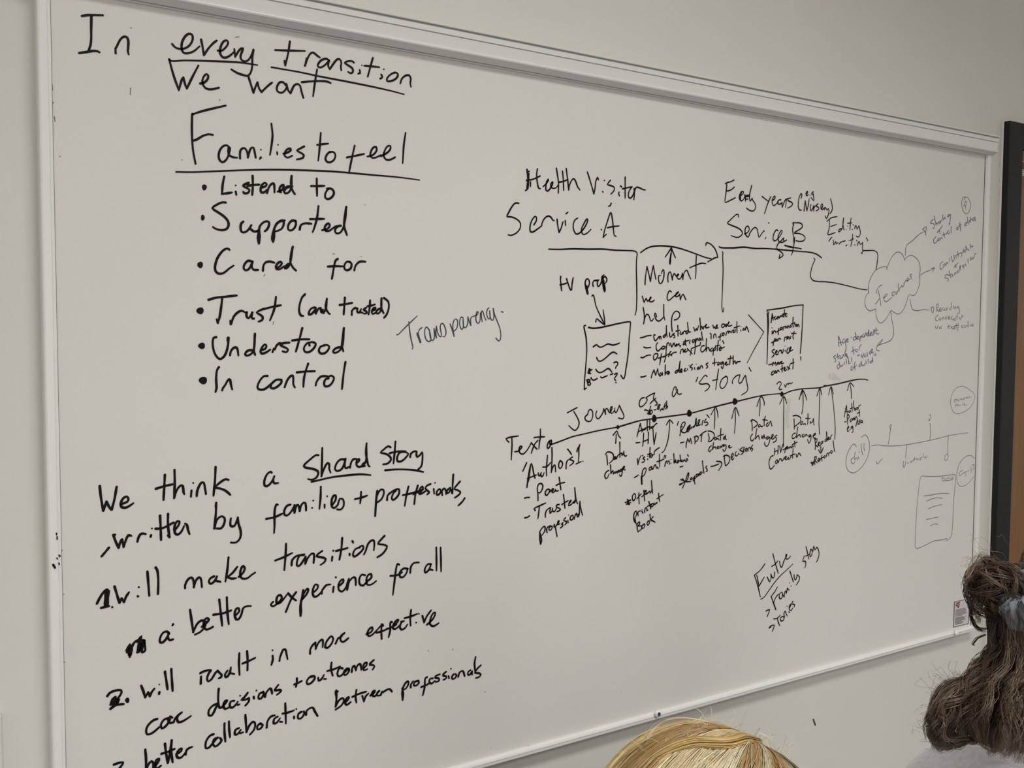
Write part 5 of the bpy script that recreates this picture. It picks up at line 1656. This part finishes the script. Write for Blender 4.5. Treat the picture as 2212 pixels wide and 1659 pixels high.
class Hair:
    """thin tapered tubes gathered into one mesh, with a colour per strand"""
    def __init__(s): s.V = []; s.F = []; s.C = []; s.n = 0
    def strand(s, P, r, c0, c1, sides=3):
        P = np.asarray(P); n = len(P)
        T = np.gradient(P, axis=0); T /= np.maximum(np.linalg.norm(T, axis=1, keepdims=True), 1e-9)
        ref = np.array([.31, .52, .79]); A = np.cross(T, ref); A /= np.maximum(np.linalg.norm(A, axis=1, keepdims=True), 1e-9); B = np.cross(T, A)
        t = np.linspace(0, 1, n); rr_ = r * np.minimum(1, np.minimum(.5 + 6 * t, .25 + 3.5 * (1 - t)))
        ring = []
        for k in range(sides):
            a = 2 * math.pi * k / sides; ring.append(P + (A * math.cos(a) + B * math.sin(a)) * rr_[:, None])
        s.V.append(np.stack(ring, 1).reshape(-1, 3))
        c0, c1 = np.array(c0), np.array(c1)
        C = c0[None] * (1 - t[:, None]) + c1[None] * t[:, None]
        s.C.append(np.repeat(np.concatenate([C, np.ones((n, 1))], 1), sides, 0))
        i = np.arange(n - 1)[:, None] * sides + np.arange(sides)[None]; j = np.arange(n - 1)[:, None] * sides + (np.arange(sides)[None] + 1) % sides
        s.F.append(np.stack([i, j, j + sides, i + sides], -1).reshape(-1, 4) + s.n); s.n += n * sides
    def solid(s, V, F, c):
        V = np.asarray(V); s.V.append(V); s.C.append(np.tile([*c, 1.0], (len(V), 1)))
        s.Fx = getattr(s, 'Fx', []) + [[k + s.n for k in q] for q in F]; s.n += len(V)
    def build(s, name, parent, m):
        F = [tuple(q) for q in np.concatenate(s.F).tolist()] + getattr(s, 'Fx', [])
        return child(name, np.concatenate(s.V), F, m, parent, smooth=True, attr=np.concatenate(s.C))
def resample(P, n):
    P = spline(np.array(P)) if False else cr(np.array(P, float), 8)
    d = np.concatenate([[0], np.cumsum(np.linalg.norm(np.diff(P, axis=0), axis=1))])
    t = np.linspace(0, d[-1], n); return np.stack([np.interp(t, d, P[:, k]) for k in range(3)], 1)
def cr(P, k):
    n = len(P); out = []
    for i in range(n - 1):
        p0 = P[i - 1] if i else 2 * P[0] - P[1]; p1, p2 = P[i], P[i + 1]; p3 = P[i + 2] if i + 2 < n else 2 * P[-1] - P[-2]
        for t in np.arange(k) / k:
            out.append(.5 * (2 * p1 + (p2 - p0) * t + (2 * p0 - 5 * p1 + 4 * p2 - p3) * t * t + (3 * p1 - p0 - 3 * p2 + p3) * t ** 3))
    out.append(P[-1]); return np.array(out)
R = np.random.default_rng(11)
def clump(H, guide, n, rad, r, c0, c1, curl=0.0, turns=2.0, npts=26, spread=1.0, jit=.15):
    G = resample(guide, npts); T = np.gradient(G, axis=0); T /= np.maximum(np.linalg.norm(T, axis=1, keepdims=True), 1e-9)
    A = np.cross(T, [.2, .35, .9]); A /= np.maximum(np.linalg.norm(A, axis=1, keepdims=True), 1e-9); B = np.cross(T, A)
    t = np.linspace(0, 1, npts); ph = R.uniform(0, 6.28)
    for k in range(n):
        a = R.uniform(0, 6.28); q = math.sqrt(R.uniform()) * rad
        env = (.35 + .65 * np.sin(np.pi * np.clip(t * .9 + .05, 0, 1)) ** .6) * (1 + (spread - 1) * t)
        ph2 = ph + R.normal(0, .45); cu = curl * (.4 + .6 * t) * (1 + R.normal(0, .15))
        P = G + A * (q * math.cos(a) * env + cu * np.cos(ph2 + 6.28 * turns * t))[:, None] + B * (q * math.sin(a) * env + cu * np.sin(ph2 + 6.28 * turns * t))[:, None]
        P += np.cumsum(R.normal(0, rad * jit * .12, P.shape), 0)
        m_ = 1 + R.normal(0, .22); H.strand(P, r * R.uniform(.7, 1.25), np.clip(np.array(c0) * m_, .002, 1), np.clip(np.array(c1) * m_, .002, 1))

# --- the blonde person, seated below the board, only the crown in the picture
hz = 0.80
top = at(1532, 1562, hz)
rb = 253.0 / F_PX * hz                                  # radius of the hair outline
hc1 = at(1533, 1562 + 250, hz) + np.array([0, 0, -.012])
f1 = np.array([.05, 1.0, 0])
ff1, ll1 = frame_of(f1)
base1 = (hc1 - ff1 * .06)
blonde, f, l = person((base1[0], base1[1], 0), f1, hc1 - np.array([0, 0, .018]), 'seated person with smooth blonde hair, seen from behind at the bottom edge', False, M_cardigan)
H = Hair()
EL = np.array([rb * .985, rb * 1.06, rb * 1.0])          # left, forward, up half-axes of the hair cap
def ell(d):                                              # direction (left, fwd, up) -> point on the cap
    d = d / np.linalg.norm(d); return hc1 + (l * d[0] * EL[0] + f * d[1] * EL[1] + np.array([0, 0, 1.0]) * d[2] * EL[2])
bm = bmesh.new(); bmesh.ops.create_uvsphere(bm, u_segments=48, v_segments=32, radius=1.0)
CV = [ell(np.array([v.co.x, v.co.y, v.co.z])) - (ell(np.array([v.co.x, v.co.y, v.co.z])) - hc1) * .035 for v in bm.verts]
bm.verts.index_update(); keep = [q for q in bm.faces if q.calc_center_median().z > -.25 and not (q.calc_center_median().y > .62 and q.calc_center_median().z < .35)]
CF_ = [[k.index for k in q.verts] for q in keep]; bm.free()
H.solid(CV, CF_, (.20, .115, .035))
def local_dir(px, py):                                   # direction from the head's centre to the cap point seen at a pixel
    d = ray(px, py); o = CAM - hc1
    D = np.array([d @ l / EL[0], d @ f / EL[1], d[2] / EL[2]]); O = np.array([o @ l / EL[0], o @ f / EL[1], o[2] / EL[2]])
    a, b_, c_ = D @ D, 2 * D @ O, O @ O - 1; disc_ = b_ * b_ - 4 * a * c_
    t_ = (-b_ - math.sqrt(max(disc_, 0))) / (2 * a); q = O + D * t_; return q / np.linalg.norm(q)
whorl = local_dir(1632, 1600)
u_ = np.cross(whorl, [0, 0, 1.0]); u_ /= np.linalg.norm(u_); w_ = np.cross(whorl, u_)
GOLD = [(.86, .66, .34), (.92, .77, .46), (.70, .50, .22), (.95, .86, .60), (.52, .35, .15)]
def lay(ang, start, lift, n=20, hang=True, wob=.12):
    """a strand combed from the whorl over the cap, then hanging"""
    th = np.linspace(start, 2.0, n); P = []
    bend = R.normal(0, wob)
    for k, t_ in enumerate(th):
        a = ang + bend * (t_ - start); d = whorl * math.cos(t_) + (u_ * math.cos(a) + w_ * math.sin(a)) * math.sin(t_)
        d = d - np.array([0, 0, .22 * (t_ - start)]); d /= np.linalg.norm(d)
        P.append(ell(d) + (ell(d) - hc1) / np.linalg.norm(ell(d) - hc1) * lift * math.sin(min(1, (t_ - start) / .5) * 1.57))
        if d[2] < -.15: break
    P = np.array(P)
    if hang and len(P) > 2:
        e = P[-1]; m_ = int(8)
        out = e - hc1; out[2] = 0; out /= max(np.linalg.norm(out), 1e-6)
        P = np.concatenate([P, [e + np.array([0, 0, -.02 * (k + 1)]) + out * .002 * k for k in range(m_)]])
    return P
for k in range(4200):
    ang = R.uniform(0, 6.283); start = abs(R.normal(0, .10)) + .02 if R.uniform() < .55 else R.uniform(.02, .9)
    lock = int((ang * 9 + R.normal(0, .25)) % 57); lr_ = np.random.default_rng(lock + 100)
    c = np.array(GOLD[lr_.integers(0, 5)]) * (1 + R.normal(0, .13)); c = np.clip(c, .02, .95)
    P = lay(ang, start, .0015 + lr_.uniform(0, .0045) + R.uniform(0, .0012), wob=.10)
    if len(P) < 5: continue
    side = float((P[min(6, len(P) - 1)] - ell(whorl)) @ CR) / .05          # brown lowlights on the right of the parting
    low = np.clip(side * 1.1 + R.normal(0, .25), 0, 1); c = c * (1 - low) + c * np.array([.30, .26, .25]) * low
    root = c * np.array([.45, .40, .36]) if start < .30 else c
    H.strand(P, R.uniform(.00030, .00052), root, c)
for k in range(26):                                      # two raised sweeping locks on the crown
    G = [local_dir(1640, 1602), local_dir(1600, 1608), local_dir(1565, 1622), local_dir(1500, 1622), local_dir(1440, 1638), local_dir(1385, 1668)]
    P = [ell(q) + (ell(q) - hc1) * (.012 + .055 * math.sin(i / 5 * 3.1)) for i, q in enumerate(G)]
    clump(H, P, 6, .006, .0004, (.30, .18, .06), (.70, .50, .20), 0, 1, 24)
for k in range(40):                                      # loose fly-away hairs
    a0 = R.uniform(0, 1); p0 = local_dir(1400 + 330 * a0, 1640 - 60 * math.sin(a0 * 3.0)); P = []
    d0_ = ell(p0); dr = R.normal(0, 1, 3); dr[2] = abs(dr[2]); dr /= np.linalg.norm(dr)
    for t_ in np.linspace(0, 1, 12): P.append(d0_ + (d0_ - hc1) * (.012 + .05 * math.sin(t_ * 3.1)) + dr * .022 * t_)
    H.strand(np.array(P), .00016, (.7, .55, .3), (.8, .68, .45))
for k in range(10):                                      # the pale wisp rising over the left of the crown
    j = R.normal(0, 1, 2)
    P = [at(1397 + j[0] * 4, 1602 + j[1] * 6, hz - .02), at(1412 + j[0] * 3, 1578 + j[1] * 4, hz), at(1440 + j[0] * 4, 1557 + j[1] * 3, hz), at(1476, 1552 + j[1] * 2.4, hz), at(1515, 1557 + j[1] * 2, hz), at(1560, 1566, hz + .01)]
    H.strand(resample(P, 18), .00019, (.52, .43, .29), (.60, .48, .28))
H.build('hair', blonde, M_hair)
# chair under the blonde person
cb = np.array([base1[0], base1[1], 0.0]); chair = empty('stacking_chair', cb); tag(chair, 'upholstered chair under the seated blonde person below the whiteboard', 'chair')
sz = hc1[2] - .018 - .20 - .47 - .205
def cbx(a0, a1, b0, b1, z0, z1, bev=.01):
    v, fc = box_vf(a0, a1, b0, b1, z0, z1, bev); return [cb + l * q[0] + f * q[1] + np.array([0, 0, q[2]]) for q in v], fc
child('seat', *cbx(-.22, .22, -.20, .25, sz - .05, sz), M_chair_seat, chair)
child('backrest', *cbx(-.21, .21, -.245, -.205, sz + .16, sz + .42), M_chair_seat, chair)
for a in (-1, 1):
    child('back_post', *cbx(a * .19 - .011, a * .19 + .011, -.262, -.24, sz - .05, sz + .40, .004), M_steel, chair)
    for b_ in (-.22, .22): child('leg', *cbx(a * .19 - .011, a * .19 + .011, b_ - .011, b_ + .011, 0, sz - .045, .004), M_steel, chair)

# --- the brown-haired person standing at the right edge, turned towards the door
bz = 0.97
hc2 = at(2425, 1345, bz)
f2 = CR * 1.0 + CF * .02
ff2, ll2 = frame_of(f2)
base2 = at(2240, 1700, bz)
brown, f, l = person((base2[0], base2[1], 0), f2, hc2, 'standing person in a pale grey sweater with curly brown hair in a scrunchie', True, M_sweater, .068, .214, .108)
H = Hair(); upv = np.array([0, 0, 1.0])
bm = bmesh.new(); bmesh.ops.create_uvsphere(bm, u_segments=40, v_segments=26, radius=1.0)
CV = [hc2 + l * v.co.x * .084 + f * (v.co.y * .094 - .002) + upv * (v.co.z * .115 + .012) for v in bm.verts]
bm.verts.index_update(); CF_ = [[k.index for k in q.verts] for q in bm.faces if q.calc_center_median().z > -.45 and not (q.calc_center_median().y > .5 and q.calc_center_median().z < .45)]; bm.free()
H.solid(CV, CF_, (.060, .038, .025))
D1, D2, D3, D4 = (.030, .018, .012), (.060, .037, .023), (.115, .072, .045), (.20, .135, .09)
def pick(): return (D1, D2, D2, D3, D3, D4)[R.integers(0, 6)]
def A(px, py, dz=0.0): return at(px, py, bz + dz)
tie = A(2196, 1290)
hcc = hc2 - f * .002 + upv * .012
dt = np.array([(tie - hcc) @ l / .084, (tie - hcc) @ f / .094, (tie - hcc)[2] / .115]); dt /= np.linalg.norm(dt)
for k in range(420):                                     # hair combed back over the skull to the tie
    th = R.uniform(-2.7, 2.7); lo = .50 if abs(th) < .95 else -.30
    el_ = R.uniform(lo, 1.35) if R.uniform() < .6 else lo + abs(R.normal(0, .12))
    d0_ = np.array([math.sin(th) * math.cos(el_), math.cos(th) * math.cos(el_), math.sin(el_)])
    om = math.acos(np.clip(d0_ @ dt, -1, 1)); G = []
    if om < .25: continue
    for t_ in np.linspace(0, .93, 7):
        d = (math.sin((1 - t_) * om) * d0_ + math.sin(t_ * om) * dt) / math.sin(om); d = d + np.array([0, 0, .18 * math.sin(t_ * 3.14) * (1 if om > 1.8 else .3)]); d /= np.linalg.norm(d)
        G.append(hcc + (l * d[0] * .084 + f * d[1] * .094 + upv * d[2] * .115) * (1.015 + .03 * math.sin(t_ * 3.1)))
    clump(H, G + [tie], 6, .0035, .00034, pick(), pick(), .0006, 2, 22)
for k in range(150):                                   # the loose bun: loops round a rough ball
    c = A(2155 + R.normal(0, 9), 1258 + R.normal(0, 7), R.normal(.006, .010)); ra = R.uniform(.013, .025)
    ax = np.array([R.normal(), R.normal() * .6, R.normal()]); ax /= np.linalg.norm(ax)
    u1 = np.cross(ax, [0.3, .4, .8]); u1 /= np.linalg.norm(u1); v1 = np.cross(ax, u1); a0 = R.uniform(0, 6.28); arc = R.uniform(2.5, 5.2)
    G = [c + (u1 * math.cos(a0 + arc * t) + v1 * math.sin(a0 + arc * t)) * ra * (1 + .25 * math.sin(t * 5 + a0)) for t in np.linspace(0, 1, 8)]
    clump(H, G, int(R.integers(6, 13)), R.uniform(.0018, .0042), .00030, pick(), pick(), .0006, 1.5, 22)
def px_clump(pts, n, rad, r=.0003, c0=None, c1=None, dz=0.0, curl=.0008, turns=1.5, jx=0.0, npts=26):
    j = R.normal(0, jx, 2) if jx else (0, 0)
    clump(H, [A(x + j[0], y + j[1], dz + .012 * math.sin(i)) for i, (x, y) in enumerate(pts)], n, rad, r, c0 or pick(), c1 or pick(), curl, turns, npts)
for k in range(4): px_clump([(2150, 1215), (2133, 1210), (2115, 1221), (2100, 1234), (2091, 1247), (2092, 1256)], 11, .0034, c0=D3, c1=D3, dz=.004 * k, jx=1.5, curl=.0005)
for k in range(3): px_clump([(2150, 1225), (2130, 1207), (2119, 1200), (2110, 1212), (2098, 1236), (2088, 1256), (2085, 1275)], 5, .003, .0002, D3, D4, dz=.003 * k, jx=2.5)
for k in range(3): px_clump([(2140, 1252), (2116, 1248), (2095, 1255), (2088, 1274), (2089, 1293), (2097, 1313), (2098, 1331), (2106, 1349), (2116, 1361), (2128, 1364)], 8, .0022, .0003, D2, D1, dz=.004 * k, jx=1.5, curl=.0004)
for k in range(3): px_clump([(2140, 1258), (2118, 1262), (2104, 1273), (2100, 1290), (2108, 1308), (2120, 1322)], 8, .0026, .0003, D2, D3, dz=-.003 * k, jx=3)
for k in range(6): px_clump([(2128, 1280), (2113, 1290), (2101, 1300), (2104, 1315), (2116, 1330), (2113, 1345)], 5, .0022, .00026, pick(), pick(), dz=R.normal(0, .008), jx=5)
px_clump([(2130, 1371), (2121, 1374), (2109, 1380), (2101, 1391), (2106, 1394)], 10, .0014, .0003, D2, D1, curl=.0002)
px_clump([(2190, 1352), (2150, 1356), (2120, 1358), (2106, 1352)], 6, .0009, .00025, D1, D1, curl=.0002)
for k in range(190):                                  # the mass falling from under the bun and spreading on the shoulder
    s = R.uniform(0, 1); s2 = np.clip(s + R.normal(0, .10), 0, 1.15); dz = R.normal(0, .022)
    x0 = 2130 + 110 * s + R.normal(0, 4); x1 = 2146 + 85 * s2; x2 = 2096 + 140 * s2; x3 = 2038 + 205 * s2; x4 = 2022 + 215 * s2
    ye = 1612 - 22 * math.sin(min(1, s2 * 1.6) * 3.1) + R.normal(0, 9) + (10 if s2 > .4 else 0)
    y0 = 1292 + R.uniform(0, 30)
    pts = [(x0, y0), (x1 - 2, 1345), (x1, 1400), (x2 + 12, 1445), (x2 - 10, 1485), (x3, 1535), (x4, ye)]
    px_clump(pts, int(R.integers(7, 14)), R.uniform(.003, .0065), .00031, pick(), pick(), dz, R.uniform(.0022, .0058), R.uniform(2.2, 4.2), 0, 34)
for k in range(70):                                  # big loose curls of the left edge
    x = R.normal(0, 7); y = R.normal(0, 6); dz = R.normal(0, .012); b_ = R.uniform(0, 26)
    px_clump([(2118 + x, 1462 + y), (2086 + x, 1480 + y), (2050 + b_ + x, 1486 + y), (2026 + b_ + x, 1512 + y), (2010 + b_ + x * .6, 1550 + y), (2012 + b_ + x * .6, 1588 + y * .5), (2032 + b_ + x, 1608 + y * .4), (2062 + b_, 1594)], int(R.integers(7, 13)), R.uniform(.003, .006), .0003, pick(), pick(), dz, R.uniform(.001, .003), 2, 0, 32)
for k in range(3): px_clump([(2080, 1480), (2045, 1490), (2020, 1518), (2006, 1550), (2000, 1578), (2004, 1600)], 5, .0016, .00022, D3, D3, jx=3)
for k in range(40): px_clump([(2040 + k * 4.4 + R.normal(0, 6), 1548 + R.normal(0, 8)), (2046 + k * 4.4, 1580), (2060 + k * 4.2, 1600), (2078 + k * 3.6, 1602)], 8, .004, .0003, D1, D2, -.012)
for k in range(14): px_clump([(2115 + k * 7, 1575), (2118 + k * 7, 1598), (2132 + k * 7, 1612), (2152 + k * 6, 1612), (2168 + k * 6, 1604)], 8, .003, .0003, D2, D3, jx=4)
for k in range(150):                                     # frizz standing off the outline
    e = R.uniform(0, 1)
    if e < .35: q = (2120 + R.normal(0, 18), 1215 + R.normal(0, 22)); g = (-14, -6)
    elif e < .75: q = (2062 + R.normal(0, 26), 1482 + R.normal(0, 14)); g = (-8, -16)
    else: q = (2020 + R.normal(0, 12), 1560 + R.normal(0, 26)); g = (-13, 2)
    a = R.normal(0, 9, 6)
    H.strand(resample([A(q[0] + 22, q[1] + 16), A(q[0] + a[0], q[1] + a[1]), A(q[0] + g[0] + a[2], q[1] + g[1] + a[3]), A(q[0] + g[0] * 1.3 + a[4], q[1] + g[1] * .4 + a[5])], 14), .00012, (.16, .11, .075), (.22, .16, .115))
H.build('hair', brown, M_hair)
# ruffled scrunchie round the base of the bun
c0 = A(2228, 1290, -.034); axis = (A(2250, 1330) - A(2165, 1262)); axis /= np.linalg.norm(axis)
u1 = np.cross(axis, CF); u1 /= np.linalg.norm(u1); v1 = np.cross(axis, u1)
SV, SF = [], []; NU, NV = 140, 22
for i in range(NU):
    a = 2 * math.pi * i / NU; ruf = 1 + .22 * math.sin(a * 19) + .10 * math.sin(a * 31 + 1)
    for k in range(NV):
        b_ = 2 * math.pi * k / NV; q = .0110 * (ruf + .10 * math.sin(b_ * 5 + a * 13))
        rad_ = .0225 + q * math.cos(b_); SV.append(c0 + (u1 * math.cos(a) + v1 * math.sin(a)) * rad_ + axis * (q * 1.15 * math.sin(b_) + .0025 * math.sin(a * 11)))
for i in range(NU):
    for k in range(NV): SF.append((i * NV + k, ((i + 1) % NU) * NV + k, ((i + 1) % NU) * NV + (k + 1) % NV, i * NV + (k + 1) % NV))
tag(child('scrunchie', SV, SF, M_scrunch, brown, smooth=True), 'grey ruffled scrunchie')
